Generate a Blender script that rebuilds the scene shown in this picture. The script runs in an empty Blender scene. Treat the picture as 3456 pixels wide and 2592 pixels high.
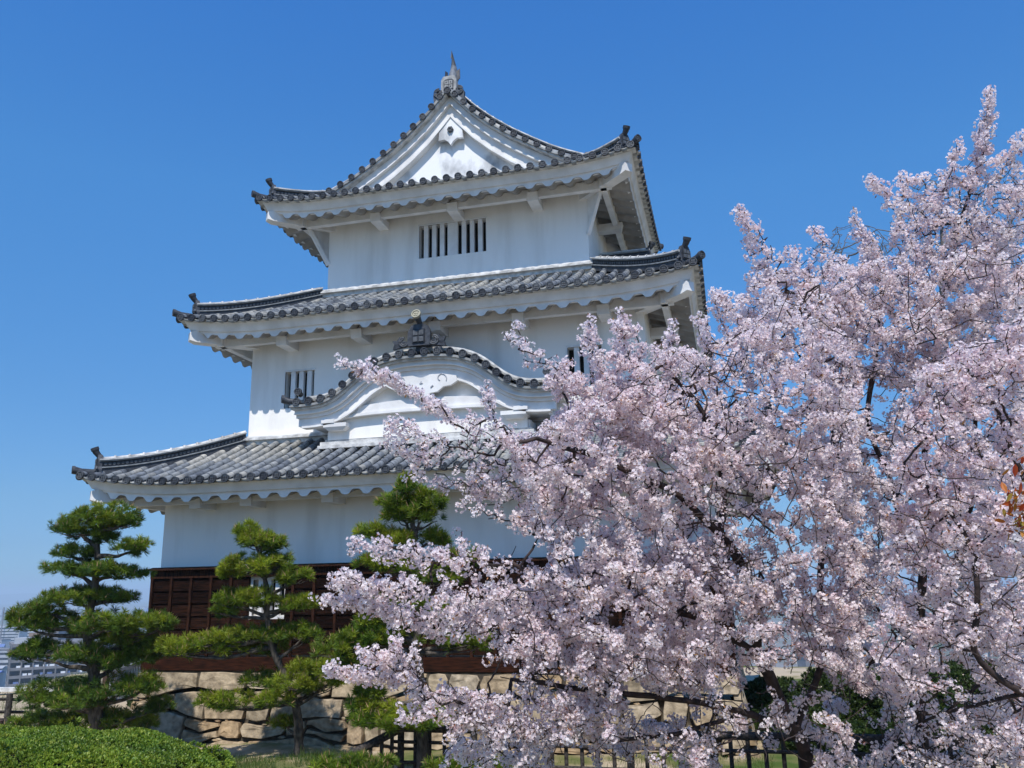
import bpy, math, random
import numpy as np
from mathutils import Vector, Matrix
random.seed(7); RNG = np.random.default_rng(11)
R = math.radians
scene = bpy.context.scene
COL = scene.collection
# ---------------------------------------------------------------- camera
FPX = 2838.9                       # focal length in pixels of a 3456 px wide frame
YAW, PITCH, ROLL = .2469, .2378, -.0187
EYE = np.array([6.1318, -16.2178, 1.5327])
def cam_axes():
    cy, sy, cp, sp = math.cos(YAW), math.sin(YAW), math.cos(PITCH), math.sin(PITCH)
    f = np.array([-sy*cp, cy*cp, sp]); r = np.array([cy, sy, 0.]); u = np.cross(r, f)
    cr, sr = math.cos(ROLL), math.sin(ROLL)
    return cr*r+sr*u, -sr*r+cr*u, f
AX_R, AX_U, AX_F = cam_axes()
cam = bpy.data.cameras.new('camera'); camo = bpy.data.objects.new('camera', cam); COL.objects.link(camo)
cam.sensor_width = 36; cam.lens = 36*FPX/3456; cam.clip_start = .1; cam.clip_end = 30000
M = Matrix(((AX_R[0], AX_U[0], -AX_F[0], EYE[0]), (AX_R[1], AX_U[1], -AX_F[1], EYE[1]), (AX_R[2], AX_U[2], -AX_F[2], EYE[2]), (0, 0, 0, 1)))
camo.matrix_world = M
scene.camera = camo
def at(px, py, d):                 # surveyed point: photo pixel + distance along the view -> world
    return EYE + d*(AX_F + AX_R*(px-1728)/FPX - AX_U*(py-1296)/FPX)
# ---------------------------------------------------------------- world, sun, exposure
SUN_EL, SUN_ROT = R(55), R(172)
w = bpy.data.worlds.new('World'); scene.world = w; w.use_nodes = True
nt = w.node_tree; bg = nt.nodes['Background']
sky = nt.nodes.new('ShaderNodeTexSky'); sky.sky_type = 'NISHITA'; sky.sun_disc = False
sky.sun_elevation = SUN_EL; sky.sun_rotation = SUN_ROT; sky.altitude = 60
sky.air_density = 1.0; sky.dust_density = .35; sky.ozone_density = 3.0
hs = nt.nodes.new('ShaderNodeHueSaturation'); hs.inputs['Saturation'].default_value = 1.12; hs.inputs['Value'].default_value = 1.0
nt.links.new(sky.outputs[0], hs.inputs['Color'])
# clear spring air: deeper blue overhead, a darker blue band low down (by elevation only)
gtc = nt.nodes.new('ShaderNodeTexCoord'); gsp = nt.nodes.new('ShaderNodeSeparateXYZ'); nt.links.new(gtc.outputs['Generated'], gsp.inputs[0])
grp = nt.nodes.new('ShaderNodeValToRGB'); nt.links.new(gsp.outputs[2], grp.inputs[0])
def _lin(c): c = c/255; return c/12.92 if c < .04045 else ((c+.055)/1.055)**2.4
SKYT = [(.015, (104, 150, 198), (182, 197, 201)), (.053, (116, 163, 208), (192, 217, 223)), (.10, (117, 168, 216), (174, 209, 233)), (.216, (96, 159, 222), (135, 177, 220)), (.437, (78, 146, 218), (98, 136, 184)), (.60, (63, 130, 211), (85, 120, 167))]
for i, (z, a, b) in enumerate(SKYT):
    e = grp.color_ramp.elements[i] if i < 2 else grp.color_ramp.elements.new(z)
    if i < 2: e.position = z
    e.color = (*[_lin(p)/_lin(q)/2 for p, q in zip(a, b)], 1)
gmx = nt.nodes.new('ShaderNodeMix'); gmx.data_type = 'RGBA'; gmx.blend_type = 'MULTIPLY'; gmx.inputs[0].default_value = 1
nt.links.new(hs.outputs[0], gmx.inputs[6]); nt.links.new(grp.outputs[0], gmx.inputs[7])
gsc = nt.nodes.new('ShaderNodeVectorMath'); gsc.operation = 'SCALE'; gsc.inputs['Scale'].default_value = 2.0
nt.links.new(gmx.outputs[2], gsc.inputs[0]); nt.links.new(gsc.outputs[0], bg.inputs[0])
bg.inputs[1].default_value = .13
sd = Vector((math.sin(SUN_ROT)*math.cos(SUN_EL), math.cos(SUN_ROT)*math.cos(SUN_EL), math.sin(SUN_EL)))
sun = bpy.data.lights.new('sun', 'SUN'); sun.energy = 4.6; sun.angle = R(.53); sun.color = (1, .96, .9)
suno = bpy.data.objects.new('sun', sun); COL.objects.link(suno); suno.rotation_euler = sd.to_track_quat('Z', 'Y').to_euler()
scene.view_settings.view_transform = 'Standard'; scene.view_settings.look = 'None'
scene.view_settings.exposure = 0.0; scene.view_settings.gamma = 1
scene.render.resolution_x = 1024; scene.render.resolution_y = 768
scene.render.engine = 'CYCLES'
# ---------------------------------------------------------------- materials
def mat(name, c1, c2=None, rough=.8, scale=4., rnd=None, c3=None, bump=0., bscale=30., spec=.3, trans=0., detail=5., stretch=None, cdist=(.35, .65)):
    m = bpy.data.materials.new(name); m.use_nodes = True
    t = m.node_tree; n = t.nodes; l = t.links; b = n['Principled BSDF']
    b.inputs['Roughness'].default_value = rough
    b.inputs['Specular IOR Level'].default_value = spec
    tc = n.new('ShaderNodeTexCoord'); co = tc.outputs['Object']
    if stretch:
        mp = n.new('ShaderNodeMapping'); mp.inputs['Scale'].default_value = stretch; l.new(co, mp.inputs[0]); co = mp.outputs[0]
    col = None
    if c2 is not None:
        no = n.new('ShaderNodeTexNoise'); no.inputs['Scale'].default_value = scale; no.inputs['Detail'].default_value = detail; l.new(co, no.inputs[0])
        rp = n.new('ShaderNodeValToRGB'); rp.color_ramp.elements[0].position = cdist[0]; rp.color_ramp.elements[1].position = cdist[1]
        rp.color_ramp.elements[0].color = (*c1, 1); rp.color_ramp.elements[1].color = (*c2, 1)
        l.new(no.outputs[0], rp.inputs[0]); col = rp.outputs[0]
    else:
        rg = n.new('ShaderNodeRGB'); rg.outputs[0].default_value = (*c1, 1); col = rg.outputs[0]
    if rnd is not None:
        a = n.new('ShaderNodeAttribute'); a.attribute_name = 'rnd'
        r2 = n.new('ShaderNodeValToRGB'); els = r2.color_ramp.elements
        els[0].color = (*rnd[0], 1); els[1].color = (*rnd[-1], 1)
        for i, c in enumerate(rnd[1:-1]):
            e = els.new((i+1)/(len(rnd)-1)); e.color = (*c, 1)
        l.new(a.outputs['Fac'], r2.inputs[0])
        mx = n.new('ShaderNodeMix'); mx.data_type = 'RGBA'; mx.blend_type = 'MULTIPLY'; mx.inputs[0].default_value = 1
        l.new(col, mx.inputs[6]); l.new(r2.outputs[0], mx.inputs[7]); col = mx.outputs[2]
    l.new(col, b.inputs['Base Color'])
    if bump:
        nb = n.new('ShaderNodeTexNoise'); nb.inputs['Scale'].default_value = bscale; nb.inputs['Detail'].default_value = 6; l.new(co, nb.inputs[0])
        bp = n.new('ShaderNodeBump'); bp.inputs['Strength'].default_value = bump; bp.inputs['Distance'].default_value = .02
        l.new(nb.outputs[0], bp.inputs['Height']); l.new(bp.outputs[0], b.inputs['Normal'])
    if trans:
        tr = n.new('ShaderNodeBsdfTranslucent'); l.new(col, tr.inputs[0])
        ms = n.new('ShaderNodeMixShader'); ms.inputs[0].default_value = trans
        l.new(b.outputs[0], ms.inputs[1]); l.new(tr.outputs[0], ms.inputs[2]); l.new(ms.outputs[0], n['Material Output'].inputs[0])
    return m
PLASTER = mat('white_plaster', (.72, .68, .62), (.88, .845, .785), rough=.9, detail=9, cdist=(.25, .52), scale=1.0, bump=.25, bscale=14, stretch=(2.0, 2.0, .3), spec=.1)
PLASTER2 = mat('trim_plaster', (.68, .66, .63), (.82, .80, .77), rough=.85, scale=3.0, bump=.1, bscale=25, spec=.15)
SOFFIT_SHADE = mat('shaded_soffit_plaster', (.24, .225, .20), (.40, .375, .34), rough=.9, scale=2.2, bump=.1, bscale=25, spec=.1)  # dirty plaster, with the shade under the eaves darkened into its colour
STAINED = mat('stained_plaster', (.28, .28, .28), (.84, .83, .81), rough=.9, scale=1.8, stretch=(1, 1, .6), cdist=(.28, .5), spec=.1, detail=9)
TILE = mat('clay_tile', (.5, .5, .49), (1, .99, .95), rough=.62, scale=9, rnd=[(.10, .112, .14), (.20, .22, .255), (.31, .325, .34), (.40, .39, .365), (.55, .53, .49)], bump=.3, bscale=40, cdist=(.32, .68))
TILED = mat('dark_clay_tile', (.55, .55, .56), (1, 1, 1), rough=.5, scale=14, rnd=[(.03, .033, .04), (.07, .075, .085), (.12, .125, .13)], bump=.3, bscale=40)
PALET = mat('pale_clay_tile', (.38, .37, .35), (.74, .72, .68), rough=.8, scale=6, bump=.3, bscale=30)
ORNM = mat('ornament_clay', (.22, .22, .215), (.40, .395, .38), rough=.8, scale=9, bump=.3, bscale=30)
MORTAR = mat('roof_mortar', (.42, .41, .38), (.68, .66, .62), rough=.95, scale=7)
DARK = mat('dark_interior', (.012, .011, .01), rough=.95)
WOOD = mat('charred_board', (.005, .003, .002), (.024, .010, .006), rough=.92, spec=.06, scale=5, stretch=(1, 1, 9), bump=.4, bscale=20, rnd=[(.55, .5, .5), (1, 1, 1), (1.5, 1.4, 1.3)])
WOODB = mat('charred_batten', (.014, .007, .005), (.05, .020, .011), rough=.92, spec=.06, scale=6, stretch=(6, 6, 1), bump=.3)
BEAMW = mat('sill_timber', (.012, .006, .004), (.055, .019, .010), rough=.92, spec=.06, scale=4, stretch=(1, 4, 9), bump=.3)
STONE = mat('granite', (.50, .46, .41), (1.05, .98, .88), rough=.95, scale=7, detail=10, rnd=[(.36, .31, .235), (.47, .40, .30), (.42, .31, .195), (.50, .44, .35), (.30, .15, .08)], bump=1.0, bscale=13, spec=.1)
GAP = mat('stone_gap', (.05, .04, .03), (.12, .10, .07), rough=1, scale=8)
BARKP = mat('pine_bark', (.035, .028, .022), (.13, .11, .09), rough=.95, scale=16, bump=1, bscale=26, stretch=(1, 1, .35))
BARKC = mat('cherry_bark', (.018, .013, .012), (.065, .043, .038), rough=.8, scale=9, bump=.6, bscale=22)
BARKB = mat('bare_bark', (.12, .10, .09), (.2, .18, .16), rough=.9, scale=5)
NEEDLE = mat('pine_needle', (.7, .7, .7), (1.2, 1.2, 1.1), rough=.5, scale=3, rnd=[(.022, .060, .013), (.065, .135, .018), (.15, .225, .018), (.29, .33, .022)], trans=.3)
CANDLE = mat('pine_candle', (.30, .19, .09), (.42, .28, .14), rough=.8)
PETAL = mat('cherry_petal', (.97, .95, .95), (1.02, 1, .99), rough=.6, scale=1.2, rnd=[(.79, .61, .65), (.93, .815, .84), (.96, .885, .90), (.98, .94, .94)], trans=.5, spec=.2)
CALYX = mat('cherry_calyx', (.30, .08, .09), (.36, .16, .08), rough=.7, scale=5, rnd=[(1, .9, .9), (.8, 1.2, .5)])
LEAF = mat('azalea_leaf', (.8, .8, .8), (1.2, 1.2, 1.1), rough=.45, scale=2.5, rnd=[(.05, .11, .012), (.10, .18, .018), (.19, .26, .022), (.28, .32, .04)], trans=.25, spec=.4)
LEAFD = mat('bush_leaf', (.7, .7, .7), (1.2, 1.2, 1.1), rough=.5, scale=3, rnd=[(.02, .04, .01), (.045, .075, .012), (.09, .115, .02)], trans=.2)
REDLEAF = mat('bronze_leaf', (.8, .8, .8), (1.1, 1.1, 1), rough=.5, rnd=[(.42, .05, .02), (.60, .17, .03), (.42, .32, .06)], trans=.35)
GRASS = mat('grass_blade', (.8, .8, .8), (1.2, 1.2, 1.2), rough=.6, scale=2, rnd=[(.03, .07, .01), (.06, .11, .015), (.12, .15, .03)], trans=.2)
FENCEW = mat('weathered_wood', (.022, .018, .016), (.085, .072, .062), rough=.85, scale=7, stretch=(4, 4, 4), bump=.4)
GREYW = mat('grey_slat_paint', (.34, .35, .38), (.42, .43, .46), rough=.7, scale=5)
BROWNP = mat('brown_post', (.06, .035, .025), (.12, .07, .05), rough=.8, scale=6)
CREAM = mat('cream_emblem', (.30, .28, .20), (.42, .39, .29), rough=.8, scale=8)
# ---------------------------------------------------------------- numpy mesh builder
class NM:
    def __init__(s): s.ch = []; s.nv = 0
    def raw(s, V, F, m=0, rnd=.5, smooth=False):
        V = np.asarray(V, float).reshape(-1, 3); F = np.asarray(F, int)
        mm = np.full(len(F), m) if np.isscalar(m) else np.asarray(m)
        rr = np.full(len(F), float(rnd)) if np.isscalar(rnd) else np.asarray(rnd, float)
        s.ch.append((V, F+s.nv, mm, rr, np.full(len(F), smooth))); s.nv += len(V)
    def hexa(s, P, m=0, rnd=.5):    # P: 8 corners: 4 bottom ccw, 4 top ccw
        s.raw(P, [(3, 2, 1, 0), (4, 5, 6, 7), (0, 1, 5, 4), (1, 2, 6, 5), (2, 3, 7, 6), (3, 0, 4, 7)], m, rnd)
    def box(s, x0, x1, y0, y1, z0, z1, m=0, rnd=.5):
        s.hexa([(x0, y0, z0), (x1, y0, z0), (x1, y1, z0), (x0, y1, z0), (x0, y0, z1), (x1, y0, z1), (x1, y1, z1), (x0, y1, z1)], m, rnd)
    def obox(s, c, ax, ay, az, m=0, rnd=.5):   # oriented: centre and three half vectors
        c, ax, ay, az = map(np.asarray, (c, ax, ay, az))
        s.hexa([c-ax-ay-az, c+ax-ay-az, c+ax+ay-az, c-ax+ay-az, c-ax-ay+az, c+ax-ay+az, c+ax+ay+az, c-ax+ay+az], m, rnd)
    def beam(s, p, q, wd, h, m=0, rnd=.5, up=(0, 0, 1)):
        p = np.asarray(p, float); q = np.asarray(q, float); d = q-p; L = np.linalg.norm(d); d /= L
        sx = np.cross(d, up); sx /= np.linalg.norm(sx); uz = np.cross(sx, d)
        s.obox((p+q)/2, d*L/2, sx*wd/2, uz*h/2, m, rnd)
    def grid(s, G, m=0, rnd=.5, smooth=True, flip=False):
        G = np.asarray(G, float); a, b = G.shape[:2]
        i = np.arange(a*b).reshape(a, b)
        F = np.stack([i[:-1, :-1], i[1:, :-1], i[1:, 1:], i[:-1, 1:]], -1).reshape(-1, 4)
        if flip: F = F[:, ::-1]
        s.raw(G.reshape(-1, 3), F, m, rnd, smooth)
    def prism(s, poly, off, m=0, rnd=.5):      # polygon (n,3) extruded by vector off
        P = np.asarray(poly, float); n = len(P); Q = P+np.asarray(off)
        s.raw(np.vstack([P, Q]), [(i, (i+1) % n, n+(i+1) % n, n+i) for i in range(n)], m, rnd)
        s.raw(P, [tuple(range(n))][::-1], m, rnd); s.raw(Q, [tuple(range(n))], m, rnd)
    def strip(s, A, B, off, m=0, rnd=.5):      # thick ribbon between polylines A and B, extruded by off
        A = np.asarray(A, float); B = np.asarray(B, float); off = np.asarray(off, float); n = len(A)
        s.grid(np.stack([A, B, B+off, A+off, A], 1), m, rnd, False)
        for k in (0, n-1): s.raw([A[k], B[k], B[k]+off, A[k]+off], [(0, 1, 2, 3)], m, rnd)
    def tube(s, P, rad, n=8, m=0, rnd=.5, cap=True, smooth=True):
        P = np.asarray(P, float); rad = np.broadcast_to(np.asarray(rad, float), (len(P),))
        T = np.gradient(P, axis=0); T /= np.linalg.norm(T, axis=1)[:, None]+1e-12
        ref = np.array([0, 0, 1.]) if abs(T[0][2]) < .9 else np.array([1., 0, 0])
        G = []
        for p, t, r in zip(P, T, rad):
            a = np.cross(t, ref); a /= np.linalg.norm(a)+1e-9; b = np.cross(t, a); ref = -b if False else ref
            th = np.linspace(0, 2*np.pi, n, endpoint=False)
            G.append(p+r*(np.cos(th)[:, None]*a+np.sin(th)[:, None]*b))
        G = np.array(G); k = len(P)
        i = np.arange(k*n).reshape(k, n); j = np.roll(i, -1, 1)
        F = np.stack([i[:-1], j[:-1], j[1:], i[1:]], -1).reshape(-1, 4)
        s.raw(G.reshape(-1, 3), F, m, rnd, smooth)
        if cap:
            s.raw(G[0], [tuple(range(n))], m, rnd); s.raw(G[-1], [tuple(range(n))][::-1], m, rnd)
    def build(s, name, mats, parent=None, loc=None):
        me = bpy.data.meshes.new(name)
        V = np.vstack([c[0] for c in s.ch])
        loops = np.concatenate([c[1].reshape(-1) for c in s.ch]); sizes = np.concatenate([np.full(len(c[1]), c[1].shape[1]) for c in s.ch])
        if loc is not None: V = V-np.asarray(loc)
        me.vertices.add(len(V)); me.vertices.foreach_set('co', V.astype(np.float32).ravel())
        me.loops.add(len(loops)); me.loops.foreach_set('vertex_index', loops.astype(np.int32))
        me.polygons.add(len(sizes)); me.polygons.foreach_set('loop_start', np.concatenate([[0], np.cumsum(sizes)[:-1]]).astype(np.int32))
        me.polygons.foreach_set('material_index', np.concatenate([c[2] for c in s.ch]).astype(np.int32))
        me.polygons.foreach_set('use_smooth', np.concatenate([c[4] for c in s.ch]))
        a = me.attributes.new('rnd', 'FLOAT', 'FACE'); a.data.foreach_set('value', np.concatenate([c[3] for c in s.ch]).astype(np.float32))
        for m in (mats if isinstance(mats, (list, tuple)) else [mats]): me.materials.append(m)
        me.update(calc_edges=True)
        o = bpy.data.objects.new(name, me); COL.objects.link(o)
        if parent is not None:
            o.parent = parent
            o.location = -world_of(parent)
        elif loc is not None: o.location = loc
        return o
def world_of(o):
    v = Vector((0, 0, 0))
    while o: v += o.location; o = o.parent
    return v
def tag(o, label=None, cat=None, group=None, kind=None):
    if label: o['label'] = label
    if cat: o['category'] = cat
    if group: o['group'] = group
    if kind: o['kind'] = kind
    return o
def empty(name, loc, label, cat, group=None):
    o = bpy.data.objects.new(name, None); COL.objects.link(o); o.location = loc; o.empty_display_size = .2
    return tag(o, label, cat, group)
def instance(nm, T, mats3, pos, m_off=0, rnd=None):
    """template T=(V,[(F,mat)]) copied with matrices (N,3,3) and positions (N,3) into one mesh (leaves, petals, needles of ONE plant)"""
    V, parts = T; N = len(pos)
    W = np.einsum('nij,vj->nvi', mats3, V)+pos[:, None, :]
    base = nm.nv; first = True
    for F, mi in parts:
        FF = (F[None]+(np.arange(N)*len(V))[:, None, None]).reshape(-1, F.shape[1])
        rr = np.repeat(rnd, len(F))+RNG.uniform(-.12, .12, N*len(F)) if rnd is not None else .5
        if first: nm.raw(W.reshape(-1, 3), FF, mi+m_off, rr); first = False
        else:
            nm.ch.append((np.zeros((0, 3)), FF+base, np.full(len(FF), mi+m_off), np.broadcast_to(rr, (len(FF),)).copy(), np.zeros(len(FF), bool)))
def frames(axis, spin=None, scale=None):
    axis = axis/np.linalg.norm(axis, axis=1)[:, None]; n = len(axis)
    ref = RNG.normal(size=(n, 3)); a = np.cross(axis, ref); a /= np.linalg.norm(a, axis=1)[:, None]; b = np.cross(axis, a)
    Mx = np.stack([a, b, axis], -1)
    if scale is not None: Mx = Mx*scale[:, None, None]
    return Mx
def noise3(P, f, seed=0):
    r = np.random.default_rng(seed); o = np.zeros(len(P))
    for k in range(6):
        d = r.normal(size=3); d /= np.linalg.norm(d); o += np.sin(P@d*f*(1+.35*k)+r.uniform(0, 6.28))
    return o/3.
# ---------------------------------------------------------------- terrain and sky-line
def ground_z(x, y):
    t = np.clip((y+13.)/10.5, 0, 1); z = -.15-1.2*(t*t*(3-2*t))
    l = np.clip((-6.2-x)/3., 0, 1); z = z+l*.42*np.clip((y+6)/3, 0, 1)
    z = z+.03*np.sin(x*1.7+y)+.02*np.sin(y*2.9-x*.8)
    r = np.maximum(np.maximum(-13.6-x-.25*(y-4), y-17.)*1.2, np.maximum(x-60., -40.-y)); r = np.maximum(r, 0)
    s = np.clip(r/70., 0, 1)
    z = z-(50+z)*np.sin(s*math.pi/2)**1.2
    return z
def build_ground():
    rr = np.concatenate([np.arange(0, 40, .5), np.geomspace(40, 160, 40), np.geomspace(170, 14000, 40)])
    th = np.linspace(0, 2*np.pi, 361)
    X = rr[:, None]*np.cos(th)[None]; Y = 2+rr[:, None]*np.sin(th)[None]
    Z = ground_z(X, Y)
    g = NM(); g.grid(np.stack([X, Y, Z], -1))
    m = bpy.data.materials.new('ground_soil_and_grass'); m.use_nodes = True
    t = m.node_tree; n = t.nodes; l = t.links; b = n['Principled BSDF']; b.inputs['Roughness'].default_value = 1; b.inputs['Specular IOR Level'].default_value = .1
    tc = n.new('ShaderNodeTexCoord'); n1 = n.new('ShaderNodeTexNoise'); n1.inputs['Scale'].default_value = .55; n1.inputs['Detail'].default_value = 8; l.new(tc.outputs['Object'], n1.inputs[0])
    r1 = n.new('ShaderNodeValToRGB'); e = r1.color_ramp.elements; e[0].position = .36; e[0].color = (.07, .11, .025, 1); e[1].position = .54; e[1].color = (.46, .37, .26, 1)
    x = e.new(.45); x.color = (.20, .18, .08, 1); l.new(n1.outputs[0], r1.inputs[0])
    n2 = n.new('ShaderNodeTexNoise'); n2.inputs['Scale'].default_value = .012; n2.inputs['Detail'].default_value = 12; l.new(tc.outputs['Object'], n2.inputs[0])
    r2 = n.new('ShaderNodeValToRGB'); e = r2.color_ramp.elements; e[0].position = .4; e[0].color = (.07, .10, .05, 1); e[1].position = .6; e[1].color = (.22, .21, .20, 1); l.new(n2.outputs[0], r2.inputs[0])
    sp = n.new('ShaderNodeSeparateXYZ'); l.new(tc.outputs['Object'], sp.inputs[0])
    mr = n.new('ShaderNodeMapRange'); mr.inputs[1].default_value = -44; mr.inputs[2].default_value = -20; l.new(sp.outputs[2], mr.inputs[0])
    mx = n.new('ShaderNodeMix'); mx.data_type = 'RGBA'; l.new(mr.outputs[0], mx.inputs[0]); l.new(r2.outputs[0], mx.inputs[6]); l.new(r1.outputs[0], mx.inputs[7])
    l.new(mx.outputs[2], b.inputs['Base Color'])
    nb = n.new('ShaderNodeTexNoise'); nb.inputs['Scale'].default_value = 25; l.new(tc.outputs['Object'], nb.inputs[0]); bp = n.new('ShaderNodeBump'); bp.inputs['Strength'].default_value = .6; bp.inputs['Distance'].default_value = .03
    l.new(nb.outputs[0], bp.inputs['Height']); l.new(bp.outputs[0], b.inputs['Normal'])
    tag(g.build('ground', m), kind='structure')
build_ground()
# ---------------------------------------------------------------- castle keep
W1, W2, W3 = 11.8, 9.39, 6.78
A12, A13 = 1.2, 2.394
D1 = 8.375
E1, E2, E3 = 1.26, 1.233, 1.342
ZB1, ZB2, ZB3 = 2.065, 5.03, 8.956
keep = empty('castle_keep', (0, 4.2, 0), 'three storey white plastered castle keep with grey tiled roofs standing on the stone base', 'castle')
def interp_h(tbl): 
    xs, ys = zip(*tbl); return lambda d: np.interp(d, xs, ys)
H3 = interp_h([(0, 0), (.9, .30), (1.77, .67), (2.13, .85), (2.64, 1.16), (3.18, 1.52), (3.68, 1.91), (4.15, 2.34), (4.56, 2.80), (4.74, 3.02)])
H1 = lambda d: .385*d+.03*d*d
H2 = lambda d: .415*d+.03*d*d
class Eaves:
    def __init__(s, x0, x1, y0, y1, ze, H, lift, lw):
        s.r = (x0, x1, y0, y1); s.ze = ze; s.H = H; s.lift = lift; s.lw = lw
        s.sides = [((x0, y0), (1, 0), (0, 1), x1-x0), ((x1, y0), (0, 1), (-1, 0), y1-y0), ((x1, y1), (-1, 0), (0, -1), x1-x0), ((x0, y1), (0, -1), (1, 0), y1-y0)]
    def S(s, k, u, d, dz=0.):
        (ox, oy), A, I, L = s.sides[k]
        u = np.asarray(u, float); d = np.asarray(d, float)+0*u; u = u+0*d
        c = np.minimum(u, L-u)
        f = np.clip(1-c/s.lw, 0, 1)**2*np.clip(1-d/2.0, 0, 1)
        return np.stack([ox+A[0]*u+I[0]*d, oy+A[1]*u+I[1]*d, s.ze+s.H(np.maximum(d, 0))+.35*np.minimum(d, 0)+s.lift*f+dz], -1)
TW = .29
def emblem_disc(nm, c, nrm, r=.086, m=1, em=None, rv=.4):
    """end disc of a round tile: raised rim, recessed face, four small squares"""
    nrm = np.asarray(nrm, float); nrm /= np.linalg.norm(nrm); a = np.cross((0, 0, 1), nrm); a /= np.linalg.norm(a); b = np.cross(nrm, a)
    th = np.linspace(0, 2*np.pi, 15)[:-1]; ring = np.cos(th)[:, None]*a+np.sin(th)[:, None]*b
    c = np.asarray(c, float); n = len(th)
    V = np.vstack([c-nrm*.05+ring*r, c+nrm*.012+ring*r, c+nrm*.012+ring*r*.76, c-nrm*.008+ring*r*.72])
    F = [(k*n+i, k*n+(i+1) % n, (k+1)*n+(i+1) % n, (k+1)*n+i) for k in range(3) for i in range(n)]
    nm.raw(V, F, m, rv); nm.raw(V[3*n:], [tuple(range(n))], m, max(0, rv-.3))
    for sx in (-1, 1):
        for sy in (-1, 1):
            nm.obox(c+nrm*-.002+a*sx*r*.26+b*sy*r*.26, a*r*.19, b*r*.19, nrm*.007, m if em is None else em, rv+.25)
def round_row(nm, P, up, disc=None, r=.072, m=0, dm=1, seg=.26):
    """one row of half round cover tiles following polyline P (from the eave upward)"""
    P = np.asarray(P, float)
    L = np.concatenate([[0], np.cumsum(np.linalg.norm(np.diff(P, axis=0), axis=1))])
    nseg = max(1, int(round(L[-1]/seg))); s = np.linspace(0, L[-1], nseg+1)
    Q = np.stack([np.interp(s, L, P[:, k]) for k in range(3)], 1)
    th = np.linspace(-.15, math.pi+.15, 8)
    for i in range(nseg):
        p, q = Q[i], Q[i+1]; t = (q-p)/np.linalg.norm(q-p); sd_ = np.cross(t, up); sd_ /= np.linalg.norm(sd_); n_ = np.cross(sd_, t)
        j = RNG.normal(size=3)*.0035; rr = r*(1+RNG.uniform(-.03, .03))
        ra, rb = rr*1.03, rr*.93
        A = p+j+ra*(np.cos(th)[:, None]*sd_+np.sin(th)[:, None]*n_); B = q+j+rb*(np.cos(th)[:, None]*sd_+np.sin(th)[:, None]*n_)
        rv = float(np.clip(.62*RNG.beta(1.5, 1.5)+.20+.24*noise3(p[None], 1.7, 14)[0], 0, 1))
        nm.grid(np.stack([A, B], 0), m, rv, True)
        nm.raw(A, [tuple(range(8))], m, max(0, rv-.35))
    if disc is not None: emblem_disc(nm, Q[0]+np.asarray(disc)*.02+np.array([0, 0, .0]), disc, m=dm, rv=float(RNG.uniform(.1, .9)))
def pan_column(nm, ev, k, u0, u1, dfun, step=.15):
    """column of pan tiles between two cover rows, each overlapping the one below"""
    dm = min(dfun(u0), dfun(u1)); dm2 = max(dfun(u0), dfun(u1))
    n = max(1, int(dm2/step))
    for i in range(n):
        d0, d1 = dm2*i/n, dm2*(i+1)/n
        us = np.array([u0, u0*.75+u1*.25, (u0+u1)/2, u0*.25+u1*.75, u1]); sag = np.array([0, -.018, -.026, -.018, 0])
        D0 = np.minimum(d0, [dfun(x) for x in us]); Dd1 = np.minimum(d1, [dfun(x) for x in us])
        if np.all(Dd1-D0 < 1e-4): continue
        a = ev.S(k, us, D0-.006, 0)+np.stack([0*us, 0*us, sag+.035], 1); b = ev.S(k, us, Dd1, 0)+np.stack([0*us, 0*us, sag+.012], 1)
        a0 = a-np.array([0, 0, .03])
        rv = float(np.clip(RNG.beta(2, 1.6), 0, 1)); nm.grid(np.stack([a0, a, b], 0), 0, rv, False)
def roof_tiles(ev, name, dfuns, parent, skip=()):
    nm = NM()
    for k in range(4):
        L = ev.sides[k][3]; nrow = int(round((L-.2)/TW)); us = .1+np.arange(nrow+1)*(L-.2)/nrow
        I = ev.sides[k][2]; out = (-I[0], -I[1], 0)
        df = dfuns[k]
        for j, u in enumerate(us):
            de = df(u)
            if de < .12: de = .12
            ds = np.linspace(-.05, de, max(3, int(de/.13)))
            round_row(nm, ev.S(k, np.full(len(ds), u), ds, .055), (0, 0, 1), disc=out)
            if j < nrow:
                f0, f1 = df(u), df(us[j+1]); pan_column(nm, ev, k, u, us[j+1], df if abs(f0-f1) < 1 else (lambda v, c_=min(f0, f1): c_))
                # drooping lip tile between the discs
                uu = np.linspace(u+.05, us[j+1]-.05, 6); sag = -.045*np.sin(np.linspace(0, math.pi, 6))
                for q in range(3):
                    a = ev.S(k, uu, -.045+.012*q, .042-.018*q)+np.stack([0*uu, 0*uu, sag*.6], 1); b = a-np.array([0, 0, .014])
                    nm.strip(a, b, np.array([I[0], I[1], 0])*.1, 3 if q == 1 else 0, float(RNG.uniform(.5, 1)))
        # bedding below the tiles
        uu = np.linspace(0, L, 60); dd = np.linspace(0, 1, 14)
        dv = np.array([max(df(x), .02) for x in uu]); cut = [0]+[i+1 for i in range(59) if abs(dv[i+1]-dv[i]) > 1]+[60]
        for c0_, c1_ in zip(cut[:-1], cut[1:]):
            if c1_-c0_ > 1: nm.grid(np.array([ev.S(k, uu[c0_:c1_], dv[c0_:c1_]*t, -.01) for t in dd]), 2, .5, False)
        A = ev.S(k, uu, .0, .0); A[:, 2] += 0.012; B = A-np.array([0, 0, .045]); nm.strip(A, B, np.array([I[0], I[1], 0])*.12, 2, .5)
    return nm.build(name, [TILE, TILED, MORTAR, PALET], parent)
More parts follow.
